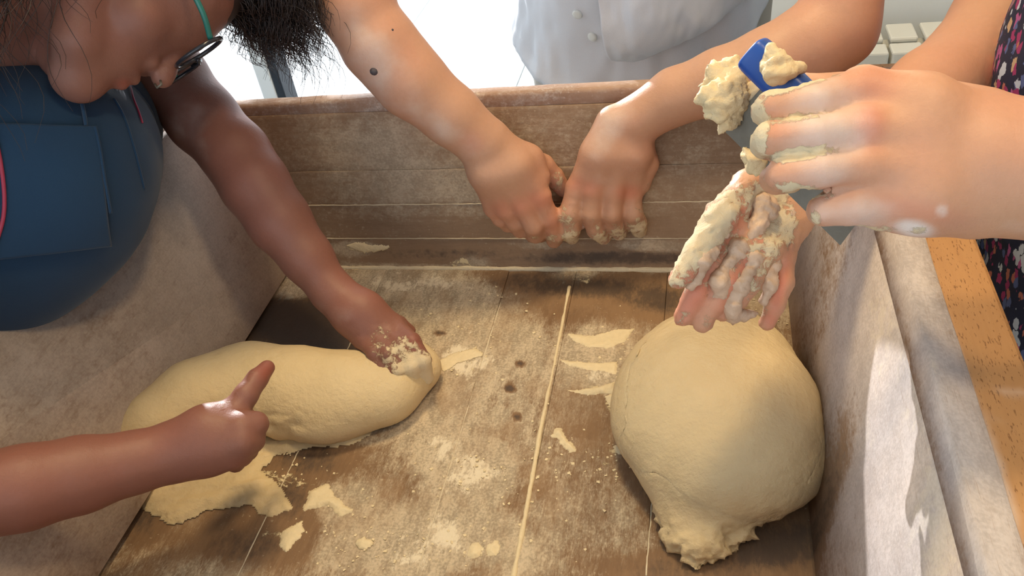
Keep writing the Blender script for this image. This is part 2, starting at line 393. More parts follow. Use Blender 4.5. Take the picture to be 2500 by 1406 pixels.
def glassy():
    m, nt, b, N, L = nodes('thin door glass'); t = N('ShaderNodeBsdfTransparent'); gl = N('ShaderNodeBsdfGlossy'); gl.inputs['Roughness'].default_value = .02
    mx = N('ShaderNodeMixShader'); mx.inputs[0].default_value = .05; L(t.outputs[0], mx.inputs[1]); L(gl.outputs[0], mx.inputs[2])
    L(mx.outputs[0], nt.nodes['Material Output'].inputs[0]); return m
M['pane'] = glassy()
# wide glass door to the left of the back wall, its upright seen over the trough rim
jx = PY(660, 150, WY+.06)[0]
dr = struct(thing('door_1', (-1.36, WY+.06, 0), 'x', 'x'))
for k in ('label', 'category'): del dr[k]
V, f = join([box_vf((-1.36, WY+.06, 2.36), (2.20, .1, .28)), box_vf((-2.44, WY+.06, 1.11), (.1, .1, 2.22)), box_vf((-.29, WY+.06, 1.11), (.07, .1, 2.22)), box_vf((-1.36, WY+.06, .03), (2.1, .1, .06))])
mesh_obj('door_frame', V, f, M['upvc'], dr, smooth=False)
box('door_stile', (jx-.012, WY+.06, 1.14), (.040, .07, 2.16), M['upvc'], dr, .004)
box('rubber_gasket', (jx+.020, WY+.055, 1.14), (.022, .06, 2.16), M['gasket'], dr, .002)
box('door_glass', ((-2.39+jx-.03)/2, WY+.06, 1.14), (jx-.03+2.39, .006, 2.16), M['pane'], dr)
box('door_glass', ((-.325+jx+.03)/2, WY+.06, 1.14), (-.325-jx-.03, .006, 2.16), M['pane'], dr)
# baseboard and the paving outside
struct(box('baseboard_back', (1.12, WY-.008, .035), (2.74, .016, .07), M['enamel'], None, .003))
tg = struct(box('terrace_ground', (-1.5, 6.4, -.12), (14, 9.0, .1), M['pave']))
sl = None
for i in range(9):
    for j in range(7):
        if sl is None: sl = box('paving_slab', (0, 0, 0), (.594, .594, .03), M['pave'], tg, .003); o = sl
        else: o = sl.copy(); COL.objects.link(o)
        o.location = (-4.6+i*.6, 2.25+j*.6, -.055)
# radiator of cast sections under the back wall
rx0 = PY(2167, 70, WY-.10)[0]; zt = PY(2190, 64, WY-.06)[2]
rd = thing('radiator', (rx0+.1, WY-.06, .12), 'cream white sectional radiator low against the pale wall behind the right arm', 'radiator')
sec = None; PITCH = PY(2252, 70, WY-.1)[0]-rx0
for i in range(-4, 6):
    xc = rx0+PITCH*(i+.5)
    if sec is None:
        parts = [box_vf((0, -.058, -.27), (PITCH-.007, .012, .40)), box_vf((0, .012, -.25), (.012, .10, .46)), box_vf((0, -.045, -.026), (PITCH-.005, .045, .036)), box_vf((0, .02, -.008), (PITCH-.012, .07, .012)), box_vf((0, .02, -.48), (PITCH-.002, .05, .04)), box_vf((0, .03, -.045), (PITCH-.002, .035, .03))]
        V, f = join(parts); sec = mesh_obj('section', V, f, M['enamel'], rd, smooth=False); bevel(sec, .004); o = sec
    else: o = sec.copy(); COL.objects.link(o)
    o.location = (xc, WY-.095, zt)
def ceiling_light(cx, cy, label):
  cl = thing('ceiling_light', (cx, cy, 2.44), label, 'light'); V = []; Fc = []
  for i, (r, z) in enumerate([(.02, 2.5), (.03, 2.44), (.17, 2.42), (.17, 2.38), (.16, 2.38), (.16, 2.41), (.02, 2.43)]):
      V += [(cx+r*math.cos(t*math.pi/12), cy+r*math.sin(t*math.pi/12), z) for t in range(24)]
  for i in range(6): Fc += [(i*24+k, i*24+(k+1) % 24, (i+1)*24+(k+1) % 24, (i+1)*24+k) for k in range(24)]
  mesh_obj('lamp_shade', V, Fc, M['enamel'], cl)
ceiling_light(-.20, .92, 'small round ceiling light above the far end of the trough')
ceiling_light(.48, .28, 'small round ceiling light above the near right corner of the trough')

# ------------------------------------------------------------------ the kneading trough
SL = math.tan(math.radians(14)); RH = .20
yb = PF(1370, 658)[1]; XL = PF(205, 1406)[0]; XR = PF(2060, 1406)[0]; YF = .17
SLx = math.tan(math.radians(21.5)); SRx = math.tan(math.radians(14.5))
tr = thing('kneading_trough', ((XL+XR)/2, .5, 0), 'large old wooden kneading trough with flour dusted sloping sides and plank floor', 'trough')
FL = [ # flour patches  (px, py, rx, ry, angle, amount)
 (1130, 880, 110, 55, -5, .9), (1080, 1090, 60, 90, 20, .8), (1150, 1160, 110, 80, -15, .95), (1040, 1320, 150, 90, -20, .85), (850, 1330, 120, 80, 0, .5),
 (1150, 800, 250, 80, 5, .5), (1000, 690, 260, 40, 3, .8), (1400, 680, 70, 30, 0, .7), (700, 660, 90, 90, -40, .8), (620, 760, 60, 90, 30, .5), (1450, 850, 110, 60, -5, .6),
 (1460, 920, 90, 40, 5, .7), (1850, 700, 80, 60, 0, .45), (1940, 700, 50, 90, 0, .7), (1200, 1300, 90, 60, 0, .5), (1330, 1000, 150, 200, 20, .28), (850, 1250, 90, 70, 20, .5), (1100, 1000, 120, 160, 20, .35),
 (400, 560, 200, 220, -40, .5), (250, 900, 260, 140, -20, .45), (60, 1330, 160, 90, 0, .5), (1060, 440, 300, 80, 0, .35), (900, 380, 160, 90, 0, .3), (870, 605, 60, 22, 0, .8), (1620, 610, 110, 22, 0, .5), (1150, 635, 60, 25, 0, .6),
 (2210, 900, 120, 330, -14, .85), (2180, 640, 90, 160, 0, .75), (2290, 1250, 160, 260, -14, .95), (2420, 1100, 60, 200, -14, .5), (1320, 600, 60, 20, 0, .3), (560, 1380, 120, 60, 0, .2), (1450, 1250, 200, 230, 12, .30), (1380, 1180, 90, 160, 15, .3), (1280, 1350, 120, 80, 0, .35)]
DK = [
 (1420, 700, 250, 36, 3, .75), (1610, 730, 120, 45, 8, .75), (1250, 690, 90, 30, 5, .5), (760, 800, 180, 70, 8, 1.35), (860, 760, 80, 50, 30, .5), (565, 720, 44, 110, 12, 1.5), (500, 820, 120, 90, -35, 1.4), (390, 920, 110, 70, -35, 1.1), (640, 800, 30, 110, 35, .9),  # leading entries paint the baker's hand shadow on the floor; then dark wood
 (2080, 760, 34, 180, -8, .95), (2050, 1010, 34, 160, -4, .8), (2070, 1180, 50, 120, 0, .6), (2030, 620, 30, 70, 0, .6), (1620, 1180, 90, 150, -30, .5), (1900, 1330, 220, 70, -6, .8), (1700, 1390, 300, 50, 0, .5), (1450, 1300, 120, 160, 15, .22),  # includes the round dough's cast shadow, painted below and left of it
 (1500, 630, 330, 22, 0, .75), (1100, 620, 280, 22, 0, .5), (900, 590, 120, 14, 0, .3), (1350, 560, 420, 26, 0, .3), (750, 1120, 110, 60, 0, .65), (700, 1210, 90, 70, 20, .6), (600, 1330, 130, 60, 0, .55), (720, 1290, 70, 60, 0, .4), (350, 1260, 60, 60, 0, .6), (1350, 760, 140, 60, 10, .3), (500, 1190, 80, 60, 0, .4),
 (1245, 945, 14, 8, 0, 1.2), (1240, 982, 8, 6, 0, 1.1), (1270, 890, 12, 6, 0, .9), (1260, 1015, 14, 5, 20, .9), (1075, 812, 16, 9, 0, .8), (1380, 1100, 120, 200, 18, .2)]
CR = [
 (1480, 830, 80, 22, -12, .42), (1450, 885, 60, 14, 4, .4), (1490, 985, 18, 40, 0, .5), (1470, 950, 50, 10, 5, .5), (1420, 675, 50, 22, 20, .4), (1130, 640, 40, 18, 0, .45), (880, 605, 70, 14, 0, .42), (640, 690, 40, 60, 25, .36), (1945, 690, 30, 50, 0, .5), (1930, 760, 30, 40, 0, .3),
 (560, 640, 30, 50, 20, .25), (490, 720, 50, 60, 30, .32), (1500, 1100, 20, 16, 0, .55), (1490, 1135, 60, 12, 8, .45), (1150, 655, 200, 7, 0, .5), (900, 655, 200, 8, 0, .55), (1170, 1350, 50, 22, -10, .45), (700, 1170, 120, 30, 12, .38), (660, 1300, 60, 40, 40, .35), (900, 1330, 30, 20, 0, .4), (2120, 1110, 12, 40, 0, .5), (2030, 900, 14, 60, 0, .45), (1990, 620, 16, 60, 0, .5), (1900, 1150, 50, 60, 0, .2), (950, 1080, 60, 14, -15, .35), (1090, 870, 60, 22, -5, .3), (1140, 1160, 50, 40, 0, .25), (600, 800, 20, 60, 35, .38), (530, 800, 20, 50, 35, .3)]
def board(name, p00, p10, p11, p01, mat, nu, nv, parent, thick=.022, gap=.0001, rnd=.0009, seed=0):
    """one board: a slab with softened edges; p00..p01 are the corners of its visible face (u along p00->p10)"""
    p00, p10, p11, p01 = [np.array(p, float) for p in (p00, p10, p11, p01)]
    N = np.cross(p10-p00, p01-p00); N /= np.linalg.norm(N); W = np.linalg.norm(p01-p00); L = np.linalg.norm(p10-p00)
    def axis(n, size):
        t = np.linspace(0, 1, n); e = np.array([gap/size, (gap+rnd*.4)/size, (gap+rnd)/size]); return np.concatenate([e, t[1:-1], 1-e[::-1]])
    U = axis(nu, L); T = axis(nv, W); u, t = np.meshgrid(U, T, indexing='ij'); u = u.ravel(); t = t.ravel()
    X = (p00[None]*((1-u)*(1-t))[:, None]+p10*(u*(1-t))[:, None]+p11*(u*t)[:, None]+p01*((1-u)*t)[:, None])
    ed = np.minimum(np.minimum(u, 1-u)*L, np.minimum(t, 1-t)*W)-gap; drop = rnd*(1-np.sqrt(1-np.clip(1-ed/rnd, 0, 1)**2))
    X0 = X.copy(); X = X-N*drop[:, None]+N*(noise(X, 9, seed)*.0012+noise(X, 60, seed+3)*.00025)[:, None]
    nU, nT = len(U), len(T); B = X0-N*thick; V = np.concatenate([X, B]); o_ = nU*nT
    idx = np.arange(nU*nT).reshape(nU, nT); Q = np.stack([idx[:-1, :-1], idx[1:, :-1], idx[1:, 1:], idx[:-1, 1:]], -1).reshape(-1, 4)
    rim = np.concatenate([idx[:, 0], idx[-1, 1:], idx[-2::-1, -1], idx[0, -2:0:-1]]); n = len(rim)
    F_ = Q.tolist()+[(o_+a[3], o_+a[2], o_+a[1], o_+a[0]) for a in [(idx[0, 0], idx[-1, 0], idx[-1, -1], idx[0, -1])]]
    F_ += [(rim[i], o_+rim[i], o_+rim[(i+1) % n], rim[(i+1) % n]) for i in range(n)]
    # bottom ring as an ngon
    F_[len(Q)] = tuple((o_+rim)[::-1])
    used = np.unique(np.concatenate([np.arange(o_), o_+rim])); mp = -np.ones(len(V), int); mp[used] = np.arange(len(used))
    F_ = [tuple(int(mp[i]) for i in q) for q in F_]; V = V[used]
    fz = lambda b: soft_patches(V, b)*(1.35 if b is CR else 1)
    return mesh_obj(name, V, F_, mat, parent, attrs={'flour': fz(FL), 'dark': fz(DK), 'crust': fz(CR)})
xs = [XL-.03, PF(581, 1406)[0], PF(1017, 1406)[0], PF(1255, 1406)[0], PF(1577, 1406)[0], XR+.03]
for i in range(5):
    a, b = xs[i], xs[i+1]
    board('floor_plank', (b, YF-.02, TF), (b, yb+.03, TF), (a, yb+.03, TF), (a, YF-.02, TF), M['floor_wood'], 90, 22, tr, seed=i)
# sloping sides
def backp(x, z): return (x, yb+SL*(z-TF), z)
def leftp(y, z): return (XL-SLx*(z-TF), y, z)
def rightp(y, z): return (XR+SRx*(z-TF), y, z)
def frontp(x, z): return (x, YF-SL*(z-TF), z)
def zonback(px, py):
    d = ray(px, py); k = (yb+SL*(CAM[2]-TF))/(d[1]-SL*d[2]); return CAM[2]+d[2]*k
zb = [TF, zonback(1100, 582), zonback(1100, 498), zonback(1100, 412), TF+RH-.012]
for i in range(4):
    z0, z1 = zb[i], zb[i+1]
    board('back_board', backp(XL-SLx*(z0-TF)-.02, z0), backp(XR+SRx*(z0-TF)+.02, z0), backp(XR+SRx*(z1-TF)+.02, z1), backp(XL-SLx*(z1-TF)-.02, z1), M['back_wood'], 90, 14, tr, seed=10+i, gap=.00005, rnd=.0005)
board('left_board', leftp(yb+.07, TF), leftp(YF-.07, TF), leftp(YF-.07, TF+RH), leftp(yb+.07, TF+RH), M['side_wood'], 90, 40, tr, seed=20)
# right side: a wide board and a narrow one above it, the seam climbing slightly
sa = PY(2227, 617, 0)*0; 
def zonright(px, py):
    d = ray(px, py); k = (XR+SRx*(CAM[2]-TF)-CAM[0])/(d[0]-SRx*d[2]); return CAM+d*k
s1, s2 = zonright(2227, 617), zonright(2485, 1380); tz = (s2[2]-s1[2])/(s2[1]-s1[1])
zs = lambda y: min(s1[2]+tz*(y-s1[1]), TF+RH-.015)
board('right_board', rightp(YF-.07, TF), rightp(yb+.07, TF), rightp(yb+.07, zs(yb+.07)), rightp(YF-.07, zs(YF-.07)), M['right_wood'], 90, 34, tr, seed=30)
RT = TF+RH+.004
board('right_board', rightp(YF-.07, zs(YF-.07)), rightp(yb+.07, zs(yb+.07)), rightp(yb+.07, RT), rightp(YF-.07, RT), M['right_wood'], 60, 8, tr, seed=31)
board('front_board', frontp(XR+.1, TF), frontp(XL-.12, TF), frontp(XL-.12, TF+RH), frontp(XR+.1, TF+RH), M['side_wood'], 40, 20, tr, seed=32)
# rails on top: thick rounded rail at the back and left, flat beech rail on the right
def rail(name, pts, hw, hh, mat, rnd=.5, seg=60, sides=20, dirx=None, blobs=None):
    """rounded-section rail swept along pts; hw half width, hh half height"""
    pts = spline(pts, seg); T = np.gradient(pts, axis=0); T /= np.linalg.norm(T, axis=1)[:, None]; V = []; Fc = []
    for i in range(seg):
        s = np.cross(T[i], [0, 0, 1]); s /= np.linalg.norm(s); u = np.cross(s, T[i])
        for k in range(sides):
            a = 2*math.pi*k/sides; c, sn = math.cos(a), math.sin(a); e = rnd
            V.append(pts[i]+s*hw*math.copysign(abs(c)**e, c)+u*hh*math.copysign(abs(sn)**e, sn))
    for i in range(seg-1):
        for k in range(sides): l = (k+1) % sides; Fc.append((i*sides+k, i*sides+l, (i+1)*sides+l, (i+1)*sides+k))
    Fc.append(tuple(range(sides))[::-1]); Fc.append(tuple((seg-1)*sides+k for k in range(sides))); V = np.array(V)
    V += np.stack([noise(V, 30, 5), noise(V, 30, 6), noise(V, 30, 7)], 1)*.0006
    return mesh_obj(name, V, Fc, mat, tr, attrs={'flour': soft_patches(V, blobs or FL), 'dark': np.zeros(len(V)), 'crust': soft_patches(V, CR)*0})
zr = TF+RH-.006; ybk = yb+SL*RH; xlk = XL-SLx*RH; xrk = XR+SRx*RH
rail('back_rail', [(xlk-.012, ybk+.008, zr-.003), ((xlk+xrk)/2, ybk+.008, zr), (xrk+.03, ybk+.008, zr+.004)], .0095, .0105, M['rim_wood'])
rail('left_rail', [(xlk-.010, ybk+.02, zr-.004), (xlk-.010, .45, zr-.004), (xlk-.010, YF-.07, zr-.004)], .0105, .0110, M['side_wood'])
p0, p1 = PZ(2245, 600, RT), PZ(2470, 1250, RT); q0, q1 = PZ(2320, 560, RT), PZ(2480, 1000, RT)
xin = .1545; xout = .192
BR = [(2250, 650, 26, 200, -18, .8), (2330, 900, 30, 200, -18, .9), (2420, 1180, 40, 240, -18, 1.0), (2470, 950, 60, 14, 0, .5), (2400, 1030, 60, 18, 10, .4), (2300, 610, 24, 60, 0, .15)]
v, f = [], []
W_ = xout-xin; ys = np.linspace(ybk+.03, YF-.07, 70); sect = [(.000, -.010), (.0012, -.002), (.004, 0), (W_*.25, 0), (W_*.5, 0), (W_*.75, 0), (W_-.003, 0), (W_-.0006, -.0012), (W_, -.004), (W_, -.032), (.004, -.032)]
ns = len(sect)
for y in ys:
    for a, b in sect: v.append((xin+a, y, RT+b))
for i in range(len(ys)-1):
    for k in range(ns): l = (k+1) % ns; f.append((i*ns+k, (i+1)*ns+k, (i+1)*ns+l, i*ns+l))
f += [tuple(range(ns)), tuple((len(ys)-1)*ns+k for k in range(ns))[::-1]]
v = np.array(v); o = mesh_obj('right_rail', v, f, M['beech'], tr, smooth=False, attrs={'flour': soft_patches(v, BR)}); o['label'] = 'oiled orange beech rail'
# coves of packed flour in the corners and the widest joint
def bead(name, pts, r, mat, seed=0, seg=160):
    p = spline(pts, seg); rr = r*(1+.35*noise(p, 70, seed)+.3*noise(p, 12, seed+1)); V, f = tube_vf(p, rr, 8); V += np.stack([noise(V, 200, 1), noise(V, 200, 2), noise(V, 200, 3)], 1)*.0004
    return mesh_obj(name, V, f, mat, tr)
bead('joint_filler', [PF(1390, 700, -.0004), PF(1365, 830, -.0006), PF(1345, 930, -.0002), PF(1322, 1040, -.0006), PF(1290, 1220, -.0002), PF(1253, 1415, -.0004)], .0019, M['scrap'], 1)
bead('corner_filler', [(XR, yb, TF+.001), (XR, .6, TF+.001), (XR, .45, TF+.001), (XR, YF, TF+.001)], .0042, M['flour'], 2)
bead('corner_filler', [(XL, yb, TF+.001), (XL, .6, TF+.001), (XL, .45, TF+.001), (XL, YF, TF+.001)], .0050, M['flour'], 4)
bead('corner_filler', [(XL, yb, TF+.0), (-.3, yb, TF+.0), (XR, yb, TF+.0)], .0034, M['flour'], 6)
bead('corner_filler', [backp(XL-.0, TF), (XL-SLx*RH*.5, ybk*.5+yb*.5, TF+RH*.5), (xlk, ybk, TF+RH-.01)], .005, M['side_wood'], 8)
bead('corner_filler', [(XR, yb, TF), (XR+SRx*RH*.5, ybk*.5+yb*.5, TF+RH*.5), (xrk, ybk, TF+RH-.01)], .004, M['side_wood'], 9)
for k in (1, 2): bead('joint_filler', [backp(XL-SLx*(zb[k]-TF), zb[k])-np.array([0, .0001, 0]), backp(-.2, zb[k])-np.array([0, .0001, 0]), backp(XR+SRx*(zb[k]-TF), zb[k])-np.array([0, .0001, 0])], .0007, M['flour'], 12+k)
for a, b, c, d in ((936, 672, 581, 1406), (1222, 739, 1017, 1406), (1640, 662, 1577, 1406)): bead('joint_filler', [PF(a, b, -.0005), PF((a+c)/2, (b+d)/2, -.0006)*.0+(PF(a, b, -.0005)+PF(c, d, -.0005))/2, PF(c, d, -.0005)], .0008, M['flour'], 20+a)
# stand
for sx, sy in ((XL-.03, yb+.0), (XR+.02, yb+.0), (XL-.03, YF+.04), (XR+.02, YF+.04)):
    box('leg', (sx*.93-.01, sy, (TF-.03)/2), (.06, .06, TF-.03), M['beech'], tr, .004)
for y in (YF+.04, yb): box('cross_bar', ((XL+XR)/2, y, TF-.052), (XR-XL+.02, .05, .05), M['beech'], tr, .003)

# ------------------------------------------------------------------ dough
def dough_obj(name, sdf, voxel, zs, label, group=None, rough=.0012, extra=None):
    sdf.zs = zs; me, X, Nn = grow(sdf, voxel, iters=4)
    X = X+Nn*(noise(X, 45, 3, 3)*rough+noise(X, 260, 5, 2)*rough*.28)[:, None]
    if extra: X = extra(X, Nn)
    low = X[:, 2] < TF+.0008; X[low, 2] = TF+.0008
    return tag(finish(me, X, name, M['dough']), label, 'dough', group)
S = Sdf(); S.kc = .012; zs_ = .62
def db(px, py, h, r): return (PF(px, py, h), r)
def dz(px, py, r, h=0): return (PF(px, py, h), r)
def inv(p): p = np.array(p); p[2] = TF+(p[2]-TF)/zs_; return p
for ch in ([(1745, 900, .040, .062), (1748, 965, .042, .072), (1760, 1030, .041, .072), (1785, 1080, .038, .062)], [(1700, 935, .036, .060), (1688, 1015, .032, .058), (1715, 1120, .026, .046)], [(1835, 1090, .032, .054), (1875, 1125, .026, .041)], [(1770, 865, .030, .050)]):
    S.add([(inv(PF(a, b, h)), r) for a, b, h, r in ch])
for ch in ([(1695, 1160, .022, .036), (1695, 1235, .014, .030), (1705, 1300, .009, .025), (1725, 1335, .006, .016)], [(1640, 1250, .008, .014), (1650, 1300, .007, .012), (1690, 1350, .006, .009), (1702, 1385, .004, .005)], [(1740, 1240, .014, .030), (1775, 1285, .008, .018), (1792, 1300, .006, .009)]):
    S.add([(inv(PF(a, b, h)), r) for a, b, h, r in ch], limb=True, k=.02)
def torn(X, Nn):
    q = pix(X); m = np.clip((q[:, 1]-1225)/50, 0, 1)*np.clip(1-(q[:, 0]-1950)/60, 0, 1)*np.clip((.03-(X[:, 2]-TF))/.02, 0, 1)
    return X+Nn*((noise(X, 75, 11, 4)*.010+noise(X, 190, 12, 3)*.005+np.abs(noise(X, 330, 14, 2))*.003)*m)[:, None]
dough_obj('dough_ball', S, .0024, zs_, 'large round smooth dough with a torn lower edge, on the right of the trough', 'x', extra=torn)
del bpy.data.objects['dough_ball']['group']
S = Sdf(); S.kc = .008; zs_ = .80
for ch in ([(310, 1075, .045, .016), (375, 1030, .048, .027), (475, 965, .046, .036), (600, 930, .036, .040), (720, 945, .033, .041), (850, 952, .028, .038), (945, 940, .024, .031), (1010, 900, .018, .023), (1000, 850, .015, .015)],
           [(282, 1095, .045, .008), (335, 1060, .04, .016)], [(640, 1000, .02, .024), (800, 1000, .02, .030), (930, 970, .02, .028)]):
    S.add([(inv(PF(a, b, h)), r) for a, b, h, r in ch])
def roll(X, Nn):
    q = pix(X); m = np.exp(-(((q[:, 0]-660)/80)**2+((q[:, 1]-1045)/45)**2)); return X+Nn*(noise(X*np.array([1, 2.5, 1]), 70, 21, 3)*.006*m)[:, None]
dough_obj('dough_roll', S, .0025, zs_, 'long pale dough being folded on the left of the trough under two reaching arms', 'x', rough=.0008, extra=roll)
del bpy.data.objects['dough_roll']['group']
# flat pieces of dough: outline on the trough floor, thickness that swells from its edges
def flat_dough(name, poly, t, mat, res=.0016, seed=0, rag=.0022, ridge=0, rdir=(1, 0), surf=None):
    W = np.array([PF(a, b) if surf is None else surf(a, b) for a, b in poly]); O = W.mean(0)
    if surf is None: e1, e2, e3 = np.array([1, 0, 0.]), np.array([0, 1, 0.]), np.array([0, 0, 1.])
    else:
        e1 = W[1]-W[0]; e1 /= np.linalg.norm(e1); e3 = np.cross(e1, W[2]-W[0]); e3 /= np.linalg.norm(e3)
        if e3 @ (CAM-O) < 0: e3 = -e3
        e2 = np.cross(e3, e1)
    Q = np.stack([(W-O) @ e1, (W-O) @ e2], 1); lo = Q.min(0)-.006; hi = Q.max(0)+.006
    nx, ny = [int(max(6, (hi[i]-lo[i])/res)) for i in (0, 1)]; gx, gy = np.meshgrid(np.linspace(lo[0], hi[0], nx), np.linspace(lo[1], hi[1], ny), indexing='ij'); p = np.stack([gx.ravel(), gy.ravel()], 1)
    ins = np.zeros(len(p), bool); dm = np.full(len(p), 9.)
    for a, b in zip(Q, np.roll(Q, -1, 0)):
        ba = b-a; pa = p-a; h = np.clip(pa @ ba/(ba @ ba+1e-12), 0, 1); dm = np.minimum(dm, np.linalg.norm(pa-h[:, None]*ba, axis=1))
        c = ((a[1] > p[:, 1]) != (b[1] > p[:, 1])) & (p[:, 0] < (b[0]-a[0])*(p[:, 1]-a[1])/(b[1]-a[1]+1e-12)+a[0]); ins ^= c
    sd = np.where(ins, dm, -dm); p3 = np.concatenate([p, np.full((len(p), 1), seed*.37)], 1); sd = sd+rag*noise(p3, 160, seed, 4)*1.6
    h = t*(1-np.exp(-np.clip(sd, 0, 1)/(t*.9)))*(1+.55*noise(p3, 90, seed+2, 3))
    if ridge: r = p @ np.array([-rdir[1], rdir[0]]); h *= 1+ridge*noise(np.stack([r*8, (p @ np.array(rdir)), r*0], 1), 30, seed+4, 2)
    h = np.where(sd > 0, np.maximum(h, .0005), 0)
    X = O+p[:, :1]*e1+p[:, 1:]*e2+e3*(h+.0006)[:, None]; Bt = O+p[:, :1]*e1+p[:, 1:]*e2+e3*.0004
    k = (sd > 0).reshape(nx, ny); idx = np.arange(nx*ny).reshape(nx, ny); keep = k[:-1, :-1] | k[1:, :-1] | k[1:, 1:] | k[:-1, 1:]
    Qd = np.stack([idx[:-1, :-1], idx[1:, :-1], idx[1:, 1:], idx[:-1, 1:]], -1)[keep]
    V = np.concatenate([X, Bt]); n0 = nx*ny; F_ = Qd.tolist()+(Qd[:, ::-1]+n0).tolist()
    used = np.unique(np.array(F_)); mp = -np.ones(len(V), int); mp[used] = np.arange(len(used)); F_ = mp[np.array(F_)].tolist()
    # put the side where a quad edge is used once
    from collections import Counter
    ec = Counter(); tq = mp[Qd]
    for q in tq.tolist():
        for a, b in zip(q, q[1:]+q[:1]): ec[(a, b)] += 1
    for (a, b) in list(ec):
        if (b, a) not in ec:
            ia, ib = used[a], used[b]; F_.append((b, a, int(mp[ia+n0]), int(mp[ib+n0])))
    return mesh_obj(name, V[used], F_, mat)
o = flat_dough('dough_sheet', [(330, 1205), (400, 1180), (520, 1120), (610, 1060), (680, 1040), (760, 1070), (900, 1060), (860, 1085), (760, 1092), (670, 1110), (640, 1150), (690, 1200), (712, 1240), (660, 1262), (600, 1228), (560, 1240), (500, 1245), (440, 1282), (380, 1258), (350, 1235)], .004, M['dough'], .0018, 3, .003, .5, (.96, .28))
tag(o, 'thin stretched sheet of dough stuck to the trough floor below the long dough', 'dough')
SCR = [
 ([(1368, 880), (1440, 886), (1505, 886), (1505, 914), (1450, 906), (1390, 893)], 'long flat dough streak between two others, left of the round dough'),
 ([(755, 1200), (800, 1185), (820, 1215), (862, 1250), (830, 1258), (800, 1235), (770, 1240), (740, 1250), (752, 1225)], 'ragged dough scrap just right of the stretched dough sheet'),
 ([(690, 1300), (735, 1275), (745, 1295), (725, 1320), (700, 1345), (685, 1330)], 'small torn dough scrap at the lower left, below the dough sheet'),
 ([(872, 1325), (888, 1308), (900, 1318), (912, 1325), (895, 1345), (880, 1340)], 'star shaped dough crumb low on the left planks'),
 ([(1355, 1050), (1368, 1046), (1375, 1062), (1398, 1085), (1410, 1103), (1395, 1106), (1372, 1085), (1362, 1068), (1350, 1066)], 'curled strip of dough beside the whitish floor joint'),
 ([(1500, 1092), (1520, 1086), (1524, 1108), (1510, 1112)], 'tiny dough crumb against the left side of the round dough'),
 ([(1140, 1355), (1150, 1330), (1165, 1325), (1178, 1338), (1172, 1360), (1152, 1368)], 'dried dough lump near the bottom edge between two planks'),
 ([(1185, 1345), (1205, 1320), (1222, 1335), (1210, 1358), (1192, 1362)], 'pale dough lump next to a dried one near the bottom edge'),
 ([(1375, 955), (1440, 950), (1500, 935), (1505, 965), (1470, 962), (1425, 962)], 'thin spike of dough pulled out left of the round dough'),
 ([(1480, 970), (1510, 960), (1515, 1010), (1500, 1012), (1488, 990)], 'ragged dough tag under the spike beside the round dough'),
 ([(1385, 815), (1440, 822), (1500, 806), (1545, 805), (1525, 835), (1480, 852), (1430, 846), (1400, 832)], 'smeared dough streak above the spike, left of the round dough'),
 ([(1920, 655), (1955, 650), (1965, 700), (1950, 725), (1925, 705)], 'dough smear in the far right corner beside the round dough'),
 ([(1065, 885), (1110, 862), (1160, 850), (1180, 868), (1120, 885), (1085, 905)], 'flat pale dough smear right of the folded dough end'),
 ([(850, 600), (880, 590), (905, 600), (950, 602), (940, 612), (890, 615)], 'dried dough flake low on the back board by the reaching forearm'),
]
for i, (pl, lb) in enumerate(SCR):
    sf = None
    if i == 13:
        def sf(a, b): z = zonback(a, b); d = ray(a, b); return CAM+d*(z-CAM[2])/d[2]
    tag(flat_dough('dough_scrap', pl, .0030 if i not in (0, 10, 12, 13) else .0012, M['scrap'], .0011, 40+i, .0018, surf=sf), lb, 'dough scrap', 'dough scraps stuck to the trough')
# loose crumbs, past counting
V = []; f = []; n = 0
cr = []
for k in range(420):
    c = random.choice([(1150, 1170, 120, 90), (1450, 1130, 120, 60), (1040, 1330, 150, 60), (850, 1300, 120, 80), (1200, 800, 280, 90), (700, 1150, 150, 60), (1100, 900, 120, 70), (1900, 760, 50, 80), (1300, 1150, 200, 200), (1500, 880, 60, 70)])
    px, py = random.gauss(c[0], c[2]*.6), random.gauss(c[1], c[3]*.6)
    if not (700 < py < 1400): continue
    p = PF(px, py, .0006); 
    if not (XL+.01 < p[0] < XR-.008) or p[1] > yb-.01: continue
    r = random.uniform(.0004, .0013); vv, ff = box_vf((0, 0, 0), (r*2, r*random.uniform(1, 2.4), r*.9)); a = random.random()*3
    vv = vv+RNG.normal(0, r*.25, vv.shape); Rz = np.array([[math.cos(a), -math.sin(a), 0], [math.sin(a), math.cos(a), 0], [0, 0, 1]]); cr.append((vv @ Rz.T+p, ff))
V, f = join(cr); o = mesh_obj('dough_crumb', V, f, M['scrap'], smooth=False); tag(o, 'scattered tiny crumbs of dough and flour over the trough floor', 'crumbs'); o['kind'] = 'stuff'

